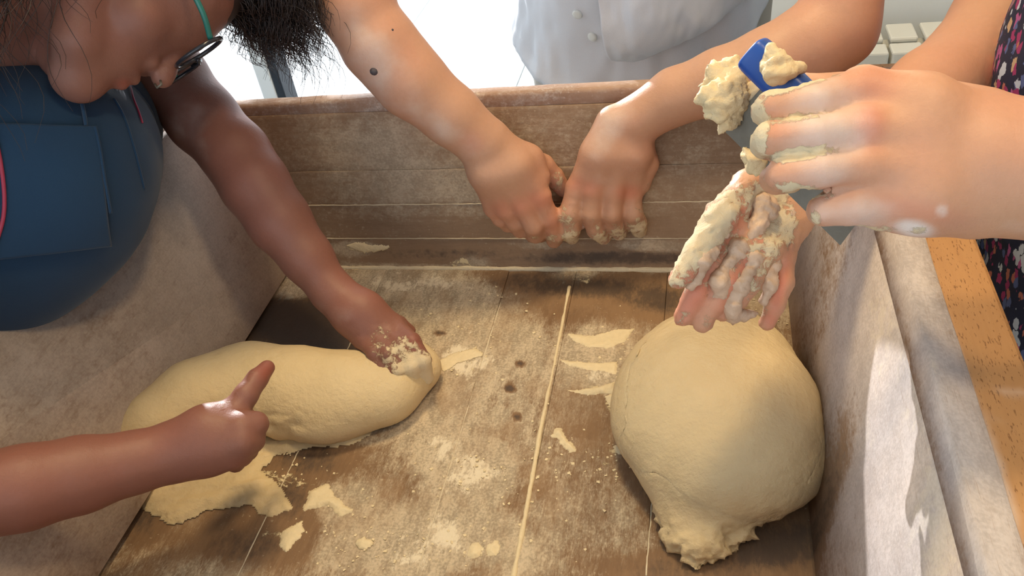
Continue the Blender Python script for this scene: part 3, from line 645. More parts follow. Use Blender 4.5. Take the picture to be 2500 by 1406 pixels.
# ------------------------------------------------------------------ people
def fz(X, blobs, seed=0): return soft_patches(X, blobs)
def head_parts(o, f, u, s=1.0):
    """smooth-union pieces of a head centred at o, facing f, crown towards u"""
    f = np.array(f, float); u = np.array(u, float); u /= np.linalg.norm(u); f -= u*(f @ u); f /= np.linalg.norm(f); r = np.cross(f, u)
    T = lambda x, y, z: o+s*(x*r+y*f+z*u)
    C = [[(T(0, -.035, .035), .080*s), (T(0, .018, .040), .073*s)], [(T(0, .030, .005), .066*s), (T(0, .050, -.055), .043*s)]]
    for q in (-1, 1):
        C += [[(T(q*.052, -.005, -.045), .020*s), (T(q*.032, .045, -.085), .018*s), (T(0, .070, -.095), .018*s)], [(T(q*.036, .052, -.028), .026*s)],
              [(T(q*.046, .066, .030), .0095*s), (T(q*.012, .080, .027), .010*s)]]
    L = [[(T(0, .080, .014), .008*s), (T(0, .100, -.022), .0105*s), (T(0, .104, -.028), .0105*s)]]
    for q in (-1, 1):
        L += [[(T(0, .092, -.030), .007*s), (T(q*.012, .088, -.033), .0075*s)], [(T(q*.031, .068, .008), .0145*s)],
              [(T(0, .093, -.053), .0062*s), (T(q*.022, .080, -.058), .0035*s)], [(T(0, .091, -.065), .0072*s), (T(q*.020, .079, -.061), .0035*s)],
              [(T(q*.074, -.012, .022), .008*s), (T(q*.084, -.022, .020), .008*s), (T(q*.085, -.024, .000), .009*s), (T(q*.077, -.012, -.022), .008*s)]]
    C.append([(T(0, .068, -.096), .019*s)])
    return C, L, T, (r, f, u)
def eyes(T, ax, s, parent, dy=.0735):
    for q in (-1, 1):
        c = T(q*.031, dy, .008); r = .0122*s
        V, F_ = capsule_vf(c, c+ax[1]*1e-4, r, r, 16); mesh_obj('eye', V, F_, M['eye'], parent)
        c2 = c+ax[1]*r*.62; V, F_ = capsule_vf(c2, c2+ax[1]*1e-4, r*.46, r*.46, 12); mesh_obj('iris', V, F_, M['iris'], parent)
def hair_mesh(name, roots, nrm, length, parent, mat, n=22, rad=.0006, curl=.006, grav=(0, 0, -1), stiff=.8, head=None, seed=1, comb=None, gpow=1.0):
    rg = np.random.default_rng(seed); m = len(roots); g = np.array(grav, float); V = np.zeros((m, n, 3, 3)); p = roots.copy(); d = nrm.copy()
    if comb is not None: d = d*.4+comb; d /= np.linalg.norm(d, axis=1)[:, None]
    L = length*rg.uniform(.6, 1.15, m); ph = noise(roots, 28, 3)*9+rg.uniform(0, 1.4, m); fr = 1.3+.6*noise(roots, 22, 9); cr = curl*rg.uniform(.5, 1.4, m)
    a = np.cross(d, np.array([.3, .5, .8])); a /= np.linalg.norm(a, axis=1)[:, None]
    for i in range(n):
        t = i/(n-1); b = np.cross(d, a); b /= np.linalg.norm(b, axis=1)[:, None]; a = np.cross(b, d)
        an = ph+fr*t*2*math.pi*1.6; off = (a*np.cos(an)[:, None]+b*np.sin(an)[:, None])*(cr*min(1, t*3))[:, None]
        rr = rad*(1-.75*t**2)
        for k in range(3):
            th = 2*math.pi*k/3; V[:, i, k] = p+off+rr*(a*math.cos(th)+b*math.sin(th))
        d = d*stiff+g*(1-stiff)*gpow+rg.normal(0, .03, (m, 3)); d /= np.linalg.norm(d, axis=1)[:, None]; p = p+d*(L/(n-1))[:, None]
        if head is not None:
            for c, R_ in head:
                q = p-c; l = np.linalg.norm(q, axis=1); ins = l < R_; p[ins] = c+q[ins]/l[ins][:, None]*R_
    idx = np.arange(m*n*3).reshape(m, n, 3); Fc = []
    for k in range(3):
        l = (k+1) % 3; Fc.append(np.stack([idx[:, :-1, k], idx[:, :-1, l], idx[:, 1:, l], idx[:, 1:, k]], -1).reshape(-1, 4))
    Fc = np.concatenate(Fc); me = bpy.data.meshes.new(name); me.vertices.add(m*n*3); me.vertices.foreach_set('co', V.reshape(-1))
    me.loops.add(len(Fc)*4); me.loops.foreach_set('vertex_index', Fc.ravel()); me.polygons.add(len(Fc)); me.polygons.foreach_set('loop_start', np.arange(len(Fc))*4)
    me.polygons.foreach_set('use_smooth', [True]*len(Fc)); me.materials.append(mat); me.update(calc_edges=True); me.validate()
    o = bpy.data.objects.new(name, me); COL.objects.link(o)
    if parent is not None: o.parent = parent; o.matrix_parent_inverse = Matrix.Translation(-Vector(parent.location))
    return o
def scalp(T, ax, s, n, rule, seed=3):
    rg = np.random.default_rng(seed); P_ = []; N_ = []
    while len(P_) < n:
        v = rg.normal(0, 1, 3); v /= np.linalg.norm(v); y, z = v[1], v[2]
        if not rule(v): continue
        P_.append(T(v[0]*.074, -.012+v[1]*.092, .038+v[2]*.080)); N_.append(v[0]*ax[0]+v[1]*ax[1]+v[2]*ax[2])
    return np.array(P_), np.array(N_)
def sdf_garment(name, sdf, voxel, mat, parent, fold=.0, seed=0, fs=(10, 10, 4), clip=None):
    me, X, N_ = grow(sdf, voxel, iters=4)
    if fold: X = X+N_*(noise(X*np.array(fs), 1, seed, 3)*fold)[:, None]
    return finish(me, X, name, mat, parent)
def drape(sdf, gx, gy, off, d0=.35, d1=1.6):
    """cloth laid on a body: points of a grid of photo positions marched onto the form"""
    D = np.array([(R @ np.array([a-CX, CY-b, -F]))/F for a, b in zip(gx, gy)]); t = np.full(len(D), d0)
    for i in range(60):
        p = CAM+D*t[:, None]; s = sdf(p)-off; t = np.minimum(t+np.clip(s, -.02, .05)*.9/np.linalg.norm(D, axis=1), d1)
    return CAM+D*t[:, None]
def seamline(name, sdf, pts, r, mat, parent, off=.001, n=50):
    q = spline(pts, n); X = drape(sdf, q[:, 0], q[:, 1], off); V, f = tube_vf(X, r, 6); return mesh_obj(name, V, f, mat, parent)

# ---------------------------------------------------------------- the baker behind the trough
pB = thing('person', (-.1, 1.35, 0), 'person in white short-sleeved baker jacket leaning over the far rim, hands hanging inside', 'person')
S = Sdf(); S.kc = .0035; S.kl = .007
EB1 = P(868, 15, .82); EB2 = P(2045, 70, .80)
shR = np.array([-.33, 1.07, 1.36]); shL = np.array([.17, 1.07, 1.36])
fore = lambda pts: S.add(chain_world(pts))
# his right arm (left in the photo)
fore([(868, 20, .82, 74), (922, 105, .83, 88), (1005, 200, .845, 85), (1100, 280, .86, 72), (1175, 345, .875, 64)])
fore([(890, 55, .83, 80), (962, 150, .842, 86)])
S.add([(EB1, .038), ((EB1+shR)/2+np.array([0, 0, .0]), .045), (shR, .056)])
# back of the hand
W1 = (1180, 350, .875)
for k in ((1316, 478, .90, 27), (1276, 500, .902, 26), (1236, 508, .91, 25), (1204, 505, .92, 23)): fore([(1165+ (k[0]-1204)*.35, 345, .877, 40), ((1165+(k[0]-1204)*.35+k[0])/2, (345+k[1])/2-6, .882, 40), k])
fore([(1230, 360, .885, 36), (1290, 390, .895, 34), (1312, 430, .90, 30)])
fing = lambda pts, k=.006: S.add(chain_world(pts), limb=True, k=k)
fing([(1316, 480, .90, 26), (1340, 530, .915, 25), (1358, 570, .935, 21), (1352, 588, .950, 18)])
fing([(1278, 500, .902, 26), (1302, 548, .915, 25), (1308, 572, .94, 21), (1300, 575, .955, 18)])
fing([(1236, 508, .91, 25), (1258, 540, .925, 23), (1270, 560, .945, 20), (1268, 562, .955, 17)])
fing([(1205, 505, .92, 23), (1222, 532, .93, 21), (1240, 548, .945, 18), (1245, 548, .955, 15)])
fing([(1275, 385, .90, 34), (1325, 405, .915, 28), (1352, 432, .925, 23), (1375, 462, .935, 19)])
# his left arm (right in the photo)
fore([(2045, 55, .80, 92), (1980, 110, .805, 96), (1880, 160, .815, 90), (1760, 200, .83, 78), (1650, 235, .85, 66), (1560, 290, .87, 60)])
fore([(2050, 20, .80, 80), (2060, 90, .80, 66)])
S.add([(EB2, .036), ((EB2+shL)/2, .044), (shL, .056)])
for k in ((1408, 458, .905, 25), (1447, 462, .90, 25), (1497, 466, .90, 25), (1540, 470, .91, 24)): fore([(1520+(k[0]-1470)*.45, 300, .872, 38), (1500+(k[0]-1470)*.7, 375, .882, 38), k])
fore([(1560, 330, .885, 30), (1580, 400, .90, 24), (1565, 450, .91, 22)])
fing([(1408, 460, .905, 25), (1392, 520, .915, 26), (1392, 560, .93, 24), (1396, 578, .945, 18)])
fing([(1447, 464, .90, 25), (1444, 520, .912, 25), (1455, 560, .93, 22), (1474, 580, .945, 17)])
fing([(1497, 468, .90, 25), (1494, 520, .91, 24), (1502, 548, .93, 22), (1512, 568, .943, 18)])
fing([(1540, 472, .91, 24), (1545, 520, .915, 23), (1556, 545, .93, 22), (1560, 562, .943, 18)])
fing([(1470, 380, .905, 30), (1430, 450, .93, 24), (1425, 500, .945, 19)])
# torso, neck and head above the frame, hips and legs below the rim
hipc = np.array([-.10, 1.30, .92]); chest = np.array([-.09, 1.14, 1.25])
S.add([(hipc+[-.07, 0, 0], .115), (chest+[-.07, .02, -.02], .112), (chest+[-.10, 0, .10], .08)]); S.add([(hipc+[.07, 0, 0], .115), (chest+[.07, .02, -.02], .112), (chest+[.10, 0, .10], .08)])
S.add([(shR, .056), (chest+[0, .0, .17], .06), (shL, .056)])
S.add([(chest+[0, 0, .16], .055), (chest+[0, -.03, .27], .054)])
hc = chest+np.array([0, -.06, .36]); C, L, T, ax = head_parts(hc, (0, -.9, -.45), (0, -.35, 1))
for c in C: S.add(c)
for l in L: S.add(l, limb=True, k=.005)
for q in (-1, 1): S.add([(np.array([-.10+q*.09, 1.31, .88]), .095), (np.array([-.10+q*.10, 1.30, .48]), .062), (np.array([-.10+q*.10, 1.34, .10]), .042), (np.array([-.10+q*.11, 1.24, .055]), .04)])
me, X, N_ = grow(S, .0030)
DB = [(1392, 585, 44, 40, 0, .72), (1470, 590, 40, 36, 0, .76), (1512, 580, 36, 34, 0, .7), (1562, 565, 36, 44, 0, .8), (1385, 535, 34, 65, 0, .50), (1450, 560, 30, 45, 10, .45), (1505, 550, 26, 40, 0, .42), (1565, 520, 26, 60, 0, .52), (1352, 582, 26, 18, 0, .7), (1360, 440, 30, 40, 40, .6), (1300, 578, 34, 6, 0, .5), (1580, 470, 12, 60, 10, .5), (1342, 480, 8, 60, 15, .35)]
FB = [(900, 150, 80, 150, -30, .5), (1050, 290, 130, 40, 35, .5), (1490, 300, 60, 120, 30, .55), (1500, 420, 110, 90, 0, .3), (1145, 370, 40, 60, 0, .4), (1700, 200, 80, 40, -20, .2)]  # flour, plus pale rim light painted along the forearm and wrist edges
RB = [(1316, 490, 40, 26, 0, .7), (1270, 505, 34, 26, 0, .6), (1225, 510, 30, 26, 0, .5), (1440, 462, 30, 22, 0, .6), (1535, 470, 34, 20, 0, .7), (1408, 450, 25, 20, 0, .5), (1150, 350, 30, 30, 0, .4), (1350, 540, 22, 40, 0, .5)]
vis = (X[:, 1] < 1.05)*1.0
dough = soft_patches(X, DB)*vis; X = X+N_*((noise(X, 300, 4, 2)*.0010+.0004)*np.clip(dough*2, 0, 1))[:, None]
body = finish(me, X, 'body', M['skinB'], pB, {'dough': dough, 'flour': soft_patches(X, FB)*vis, 'red': soft_patches(X, RB)*vis})
eyes(T, ax, 1, body)
rts, nr = scalp(T, ax, 1, 1500, lambda v: v[2] > -.35+.9*max(0, v[1]) and v[1] < .8, 4)
hair_mesh('hair', rts, nr, .035, pB, M['hair'], n=5, rad=.0011, curl=.001, stiff=.9)
# moles on the forearm
for a, b, r, d in ((913, 174, .0040, 0), (958, 73, .0012, 0)):
    c = drape(S, np.array([a]), np.array([b]), -.0005)[0]; V, f = capsule_vf(c, c+[1e-4, 0, 0], r, r, 10); V = c+(V-c); mesh_obj('mole', V, f, plain('mole', (.07, .06, .07), .7), body)
# jacket: skirt below the waist fold, fuller front panel above it
def tubecloth(name, secs, mat, parent, nt=160, nz=60, fold=.006, seed=0, th=(0, 2*math.pi), thick=.0016, hem=0, rise=0):
    """secs: (centre xyz, half width, half depth, tilt) swept from the hem up"""
    s = spline([tuple(c)+(a, b, t) for c, a, b, t in secs], nz); V = []
    for i, q in enumerate(s):
        c = q[:3]; ca, sa_ = math.cos(q[5]), math.sin(q[5])
        for k in range(nt):
            t = th[0]+(th[1]-th[0])*k/(nt-1 if th[1]-th[0] < 6.2 else nt)
            V.append(c+np.array([q[3]*math.sin(t), -q[4]*math.cos(t)*ca, -q[4]*math.cos(t)*sa_+rise*(1-math.cos(t+.25))*max(0, 1-i/nz*2.2)]))
    V = np.array(V); full = th[1]-th[0] > 6.2; F_ = []
    out = V-np.repeat(s[:, :3], nt, 0); out /= np.linalg.norm(out, axis=1)[:, None]+1e-9
    ang = np.tile(np.linspace(0, 1, nt), nz); zz = np.repeat(np.linspace(0, 1, nz), nt)
    V = V+out*((noise(V*np.array([1.2, 1, .5]), 22, seed, 3)*fold)+noise(V, 90, seed+1, 2)*.0008)[:, None]
    if hem: V = V+out*(np.exp(-((zz-hem)/.012)**2)*-.0012+ (zz < hem)*np.abs(noise(V, 320, 8))*.0012)[:, None]
    for i in range(nz-1):
        for k in range(nt if full else nt-1): l = (k+1) % nt; F_.append((i*nt+k, i*nt+l, (i+1)*nt+l, (i+1)*nt+k))
    o = mesh_obj(name, V, F_, mat, parent); md = o.modifiers.new('cloth', 'SOLIDIFY'); md.thickness = thick; md.offset = 1; return o
H0 = PY(1555, 200, 1.06); 
jk = tubecloth('jacket', [((-.105, 1.225, .765), .185, .165, .0), ((-.10, 1.225, .85), .178, .155, .05), ((-.10, 1.20, .96), .170, .150, .1), ((-.09, 1.15, 1.10), .19, .145, .15), ((-.09, 1.12, 1.24), .20, .135, .15), ((-.09, 1.12, 1.36), .16, .10, .1), ((-.09, 1.11, 1.43), .07, .07, 0)], M['white'], pB, fold=.015, hem=.05, rise=.085)
for q, s_, e_ in ((-1, shR, EB1), (1, shL, EB2)):
    d = (e_-s_)/np.linalg.norm(e_-s_); V, f = tube_vf(spline([s_+[-q*.12, 0, .01], s_+[-q*.03, 0, .015], s_+d*.06, s_+d*.11], 16), np.linspace(.092, .066, 16), 28); V += noise(V, 25, 6)[:, None]*.004; f = f[:-2]
    o = mesh_obj('sleeve', V, f, M['white'], jk); o.modifiers.new('cloth', 'SOLIDIFY').thickness = .0015
fl = tubecloth('jacket_flap', [((-.085, 1.20, .865), .130, .150, .25), ((-.085, 1.19, .885), .155, .166, .2), ((-.085, 1.18, .93), .168, .172, .1), ((-.085, 1.165, 1.0), .186, .168, .1), ((-.09, 1.145, 1.12), .194, .152, .1)], M['white'], jk, th=(-.30, 1.35), rise=.08, fold=.012, seed=6, nt=120, nz=40)
def onback(px, py, y): return PY(px, py, y)
for a, b in ((1410, 34), (1447, 89)):
    hit, loc, nn, idx = fl.closest_point_on_mesh(Vector(PY(a, b, 1.02))) if False else (True, None, None, None)
    dg = bpy.context.evaluated_depsgraph_get(); dg.update(); w3 = ray(a, b); best = None
    for ob in (fl, jk):
        mi = ob.matrix_world.inverted(); ok, lc, n3, _ = ob.ray_cast(mi @ Vector(CAM), (mi.to_3x3() @ Vector(w3)).normalized())
        if ok:
            wp = np.array(ob.matrix_world @ lc); dd = np.linalg.norm(wp-CAM)
            if best is None or dd < best[0]: best = (dd, wp, np.array(n3))
    if best:
        c, n3 = best[1], best[2]; n3 = n3 if n3 @ w3 < 0 else -n3
        V, f = tube_vf([c-n3*.001, c+n3*.0018, c+n3*.0030, c+n3*.0034], [.0065, .0068, .0058, .0028], 20); mesh_obj('button', V, f, M['enamel'], jk)
# trousers and shoes
S2 = Sdf(); S2.kc = .012; S2.add([(hipc+[-.06, .0, -.05], .118), (hipc+[.03, .0, -.05], .118)])
for q in (-1, 1): S2.add([(np.array([-.10+q*.08, 1.30, .88]), .112), (np.array([-.10+q*.10, 1.30, .48]), .082), (np.array([-.10+q*.10, 1.34, .11]), .070)])
sdf_garment('trousers', S2, .010, M['beige'], pB, .006, 3)
def shoes(pr, pts, fdir, mat):
    for p in pts:
        p = np.array(p, float); fd = np.array(fdir, float); s = Sdf(); s.kc = .006; s.add([(p+[0, 0, .045], .040), (p+fd*.08+[0, 0, .040], .038), (p+fd*.17+[0, 0, .032], .030)])
        me, X, N_ = grow(s, .005); X[:, 2] = np.maximum(X[:, 2], .002); finish(me, X, 'shoe', mat, pr)
shoes(pB, [(-.20, 1.36, 0), (0, 1.36, 0)], (0, -1, 0), M['black'])

# ---------------------------------------------------------------- the woman leaning in from the left
pA = thing('person', (-.95, .45, 0), 'dark-haired person in glasses and navy apron bending in from the left, kneading the long dough', 'person')
S = Sdf(); S.kc = .005; S.kl = .008
SHl = P(330, 60, .92); 
# left arm, the far one
fore([(320, 30, .92, 84), (415, 190, .90, 86), (495, 290, .885, 82), (575, 375, .87, 78), (622, 450, .862, 78), (682, 540, .858, 72), (750, 630, .86, 58), (805, 705, .862, 46)])
for k in ((965, 795, .855, 24), (945, 812, .845, 25), (915, 825, .842, 24), (885, 828, .846, 22)): fore([(815+(k[0]-925)*.25, 715-(k[1]-815)*.1, .86, 33), ((815+k[0])/2+4, (715+k[1])/2, .852, 34), k])
fing([(965, 795, .855, 23), (1005, 835, .828, 22), (1032, 880, .822, 20), (1042, 922, .838, 18)])
fing([(945, 812, .845, 24), (980, 850, .825, 22), (1005, 895, .82, 20), (1012, 938, .835, 17)])
fing([(915, 825, .842, 23), (948, 865, .82, 21), (970, 902, .818, 19), (978, 940, .832, 16)])
fing([(885, 828, .846, 21), (915, 862, .825, 19), (934, 892, .822, 17), (942, 922, .835, 14)])
fing([(870, 740, .88, 26), (930, 770, .90, 22), (975, 790, .91, 18), (1000, 808, .915, 15)])
# right arm, the near one
SHr = P(-420, 700, .60)
fore([(-420, 700, .60, 110), (-330, 1000, .58, 105), (-250, 1230, .60, 100), (-100, 1222, .625, 100), (60, 1190, .645, 96), (200, 1158, .665, 86), (330, 1128, .68, 68), (420, 1105, .69, 58)])
for k in ((570, 1010, .70, 34), (590, 1045, .685, 34), (590, 1080, .68, 32), (570, 1110, .685, 30)): fore([(430, 1100+(k[1]-1060)*.35, .69, 46), (505, 1075+(k[1]-1060)*.6, .69, 46), k])
fing([(570, 1010, .70, 32), (600, 965, .705, 29), (628, 925, .715, 25), (652, 898, .725, 19)])
fing([(590, 1045, .685, 33), (625, 1035, .69, 29), (622, 1065, .715, 24), (590, 1085, .72, 20)])
fing([(590, 1078, .68, 31), (618, 1075, .69, 27), (605, 1100, .71, 23), (575, 1110, .715, 19)])
fing([(570, 1110, .685, 28), (592, 1110, .69, 24), (575, 1130, .705, 21), (550, 1128, .71, 18)])
fing([(500, 1030, .715, 34), (555, 1010, .735, 28), (600, 1015, .745, 23)])
# torso, neck, head
hipA = np.array([-1.05, .42, .90]); chA = P(30, 440, .76); upA = P(90, 270, .82)
S.add([(hipA+[.02, -.05, 0], .09), (P(-200, 640, .78), .08), (chA, .066), (upA, .05)]); S.add([(hipA+[.02, .06, 0], .09), (P(-160, 520, .90), .09), (P(40, 330, .92), .07)])
S.add([(SHl, .040), (P(180, 130, .92), .055), (P(20, 250, .86), .07), (P(-200, 480, .72), .07), (SHr, .045)])
uu = np.array([.60, .56, -.52]); uu /= np.linalg.norm(uu); ff = np.array([.64, -.64, -.40]); ff -= uu*(ff @ uu); ff /= np.linalg.norm(ff)
uA = R @ uu; fA = R @ ff; hA = P(214, 228, .680)-.086*.86*fA+.098*.86*uA
C, L, T, ax = head_parts(hA, fA, uA, .86)
for c in C: S.add(c)
for l in L: S.add(l, limb=True, k=.005)
S.add([(T(0, -.035, -.06), .050), (T(0, -.055, -.12), .048), (P(70, 190, .78), .055), (P(30, 300, .84), .06)])
for q in (-1, 1): S.add([(hipA+[.02, q*.07, -.05], .082), (np.array([-1.0, .42+q*.10, .48]), .062), (np.array([-1.03, .42+q*.10, .10]), .042), (np.array([-.93, .42+q*.11, .055]), .04)])
me, X, N_ = grow(S, .0031)
q2 = pix(X); dpt = -((X-CAM) @ R)[:, 2]
arm = ((q2[:, 1] > 560) & (q2[:, 0] > 400))*1.0
DA = [(1020, 910, 80, 70, 0, .9), (980, 870, 80, 70, 0, .62), (930, 830, 60, 50, 0, .55), (880, 800, 50, 30, 20, .35), (610, 930, 18, 50, 40, .42), (545, 990, 45, 12, -20, .5), (640, 905, 16, 14, 0, .3)]
FA = [(450, 290, 60, 110, -35, .35), (820, 760, 60, 40, 0, .3)]  # sunlit rim painted pale on the upper arm, then flour by the wrist
dough = soft_patches(X, DA)*arm; X = X+N_*(noise(X, 260, 4, 2)*.0012*np.clip(dough*2, 0, 1))[:, None]
body = finish(me, X, 'body', M['skinA'], pA, {'dough': dough, 'flour': soft_patches(X, FA), 'red': soft_patches(X, [(650, 905, 30, 30, 0, .8), (1000, 840, 30, 20, 0, .6), (300, 205, 20, 14, 0, .8)])})
eyes(T, ax, .86, body, .0695)
SA = S
# glasses
G_ = []
def ring(c, a, b, rx, ry, r, n=36): return tube_vf([c+a*rx*math.cos(t)+b*ry*math.sin(t) for t in np.linspace(0, 2*math.pi, n, endpoint=False)], r, 8, closed=True)
fr = [ring(T(q*.034, .104, .004), ax[0], ax[2], .025, .021, .0019) for q in (-1, 1)]; fr.append(tube_vf([T(-.010, .106, .010), T(0, .109, .013), T(.010, .106, .010)], .0016, 8))
V, f = join(fr); gl = mesh_obj('glasses', V, f, M['glasses'], pA)
for q in (-1, 1):
    V, f = tube_vf(spline([T(q*.060, .102, .010), T(q*.076, .075, .012), T(q*.083, .02, .014), T(q*.084, -.02, .012), T(q*.080, -.04, -.01)], 30), .0024, 8); c0 = V.mean(0)
    o = mesh_obj('temple', V, f, M['green'], gl); o['label'] = 'dark green glasses arm'
    cc = T(q*.034, .104, .004); n = 24; V = [cc]+[cc+ax[0]*.0238*math.cos(t)+ax[2]*.0198*math.sin(t) for t in np.linspace(0, 2*math.pi, n, endpoint=False)]; mesh_obj('lens', np.array(V), [(0, 1+i, 1+(i+1) % n) for i in range(n)], M['pane'], gl)
V, f = tube_vf([T(.016, .108, -.038), T(.019, .112, -.041), T(.016, .112, -.045), T(.012, .108, -.043)], .0011, 8); mesh_obj('nose_ring', V, f, M['steel'], pA)
# hair: curls from the scalp, swept over the crown and hanging
rule = lambda v: (v[1] < .45 and v[2] > -.55-.3*v[1]) or (v[2] > .52)
rts, nr = scalp(T, ax, 1, 2600, rule, 5)
r2, n2 = scalp(T, ax, 1, 1500, lambda v: v[1] > .15 and v[2] > .40, 15)
hair_mesh('hair', r2, n2, .10, pA, M['hair'], n=20, rad=.0006, curl=.008, stiff=.84, seed=31, comb=((ax[2]*.9+ax[1]*.35)[None]*np.ones((1500, 1))), gpow=.5)
V, f = join([capsule_vf(T(0, -.042, .042), T(0, .004, .050), .0755, .0715, 24), capsule_vf(T(0, -.06, .00), T(0, -.05, .03), .064, .070, 24)]); mesh_obj('hair_cap', V, f, M['hair'], pA)
V, f = join([capsule_vf(T(0, .015, .066), T(0, .028, .060), .058, .053, 24)]); mesh_obj('hair_cap', V, f, M['hair'], pA)
heads = [(T(0, -.035, .035), .083), (T(0, .018, .040), .076), (T(0, .05, -.03), .062)]
sidev = nr @ ax[0]
comb = -.6*ax[1][None]*np.ones((len(rts), 1))+.5*ax[2][None]*(sidev[:, None]*0+1); 
hair_mesh('hair', rts, nr, .12, pA, M['hair'], n=18, rad=.0007, curl=.008, stiff=.86, head=heads, seed=2, comb=comb, gpow=.85)
cr_ = nr @ ax[2] > .55
hair_mesh('hair', rts[cr_][:800], nr[cr_][:800], .13, pA, M['hair'], n=22, rad=.0006, curl=.010, stiff=.83, head=heads, seed=8, comb=((ax[2]*.9+ax[1]*.25)[None]*np.ones((cr_.sum(), 1)))[:800], gpow=.7)
r3, n3_ = scalp(T, ax, 1, 1900, lambda v: v[1] < .0 and v[2] < .55, 25)
hair_mesh('hair', r3, n3_, .27, pA, M['hair'], n=22, rad=.0006, curl=.013, stiff=.86, head=heads, seed=19, comb=((-ax[2]*.9-ax[1]*.5)[None]*np.ones((1900, 1))), gpow=.45)
bk = (nr @ ax[1] < -.2) & (nr @ ax[2] < .4)
hair_mesh('hair', rts[bk][:900], nr[bk][:900], .24, pA, M['hair'], n=26, rad=.0006, curl=.010, stiff=.85, head=heads, seed=9, comb=((-ax[2]*.8-ax[1]*.4)[None]*np.ones((bk.sum(), 1)))[:900], gpow=.6)
# shirt, apron
S3 = Sdf(); S3.kc = .016
for ch in ([(hipA+[0, -.05, 0], .125), (P(-300, 700, .76), .110), (P(-60, 520, .745), .095), (P(35, 450, .735), .088)], [(P(-40, 330, .90), .10), (P(100, 330, .88), .080), (P(200, 330, .87), .062), (P(255, 300, .87), .044)],
           [(P(0, 520, .74), .086), (P(75, 430, .745), .084), (P(135, 385, .77), .076), (P(200, 350, .80), .060)], [(hipA+[0, .06, 0], .125), (P(-250, 560, .90), .12), (P(-20, 330, .90), .10)],
           [(P(-200, 480, .74), .085), (SHr, .062), (P(-375, 850, .59), .056)], [(P(120, 160, .93), .06), (P(225, 130, .925), .058), (P(290, 90, .925), .056)]): S3.add(ch)
sh = sdf_garment('apron', S3, .006, M['navy2'], pA, .003, 7, (9, 9, 9))
S3p = S3
# bib: second layer of cloth on the front, with piped edges
def sheet(name, sdf, poly, off, mat, parent, nx=60, ny=60, thick=.0015, seed=0, wob=.0012):
    """poly: four sides as lists from corner to corner -> here a quad patch (tl, tr, br, bl) with curved right side"""
    (tl, tr_, br, bl, mid) = poly; U, T_ = np.meshgrid(np.linspace(0, 1, nx), np.linspace(0, 1, ny), indexing='ij'); U = U.ravel(); T_ = T_.ravel()
    tl, tr_, br, bl, mid = map(np.array, (tl, tr_, br, bl, mid))
    right = (1-T_)[:, None]**2*tr_+2*((1-T_)*T_)[:, None]*mid+T_[:, None]**2*br; left = (1-T_)[:, None]*tl+T_[:, None]*bl
    q = left*(1-U)[:, None]+right*U[:, None]; X = drape(sdf, q[:, 0], q[:, 1], off); X += (noise(X, 30, seed, 2)*wob)[:, None]*np.array([0, -.5, .8])
    idx = np.arange(nx*ny).reshape(nx, ny); Q = np.stack([idx[:-1, :-1], idx[:-1, 1:], idx[1:, 1:], idx[1:, :-1]], -1).reshape(-1, 4).tolist()
    o = mesh_obj(name, X, Q, mat, parent); md = o.modifiers.new('cloth', 'SOLIDIFY'); md.thickness = thick; md.offset = 1; return o
bib = sheet('bib', S3, ((-60, 300), (232, 309), (270, 600), (-60, 640), (250, 420)), .0045, M['navy2'], pA, seed=4)
seamline('strap', S3, [(200, 250), (205, 275), (210, 306)], .0016, M['navy2'], pA, .006)
seamline('seam', S3, [(278, 240), (305, 290), (330, 370), (352, 460)], .0012, M['navy2'], pA, .001)
seamline('seam', S3, [(232, 309), (243, 360), (256, 440), (270, 520)], .0014, M['navy2'], pA, .006)
seamline('cord', S3, [(318, 208), (326, 240), (338, 270), (348, 300)], .0009, M['cord'], pA, .002)
seamline('cord', S3, [(-12, 330), (2, 400), (10, 470), (8, 530), (-8, 590)], .0016, M['cord'], pA, .007)
S4 = Sdf(); S4.kc = .012; S4.add([(hipA+[0, -.04, -.03], .118), (hipA+[0, .06, -.03], .118)])
for q in (-1, 1): S4.add([(hipA+[0, q*.08, -.06], .108), (np.array([-1.0, .42+q*.10, .48]), .078), (np.array([-1.03, .42+q*.10, .11]), .064)])
sdf_garment('trousers', S4, .010, M['navy'], pA, .006, 3)
shoes(pA, [(-1.03, .32, 0), (-1.03, .52, 0)], (1, 0, 0), M['black'])

# ---------------------------------------------------------------- the person on the right, scraping one hand clean
pC = thing('person', (.52, .55, 0), 'person in floral print dress at the right, scraping dough off one hand', 'person')
S = Sdf(); S.kc = .0035; S.kl = .007
shC1 = np.array([.46, .38, 1.34]); shC2 = np.array([.47, .74, 1.34])
E1 = P(2980, 560, .46)
# near hand and forearm
fore([(2980, 560, .46, 150), (2780, 480, .45, 158), (2600, 430, .445, 158), (2480, 412, .44, 158), (2380, 392, .44, 152)])
S.add([(E1, .036), ((E1+shC1)/2, .042), (shC1, .052)])
for y0, k in ((300, (2110, 215, .435, 52)), (350, (2105, 312, .425, 50)), (420, (2110, 405, .425, 50)), (470, (2120, 490, .432, 52))):
    fore([(2370, y0+20, .44, 88), (2250, (y0*.6+k[1]*.4), .432, 80), k])
fore([(2380, 300, .45, 85), (2250, 250, .46, 66)]); fore([(2360, 460, .44, 90), (2240, 480, .44, 80), (2150, 505, .438, 50)])
fing([(2105, 218, .435, 50), (1985, 245, .428, 42), (1885, 262, .43, 38), (1872, 275, .455, 34), (1905, 290, .475, 28)])
fing([(2100, 312, .425, 48), (1990, 325, .418, 42), (1880, 338, .42, 38), (1868, 350, .445, 34), (1905, 362, .465, 28)])
fing([(2105, 405, .425, 48), (2000, 415, .418, 42), (1912, 428, .42, 38), (1895, 438, .445, 34), (1930, 445, .465, 28)])
fing([(2115, 490, .432, 48), (2075, 505, .428, 42), (2015, 513, .43, 36), (2005, 515, .45, 32), (2040, 515, .47, 26)])
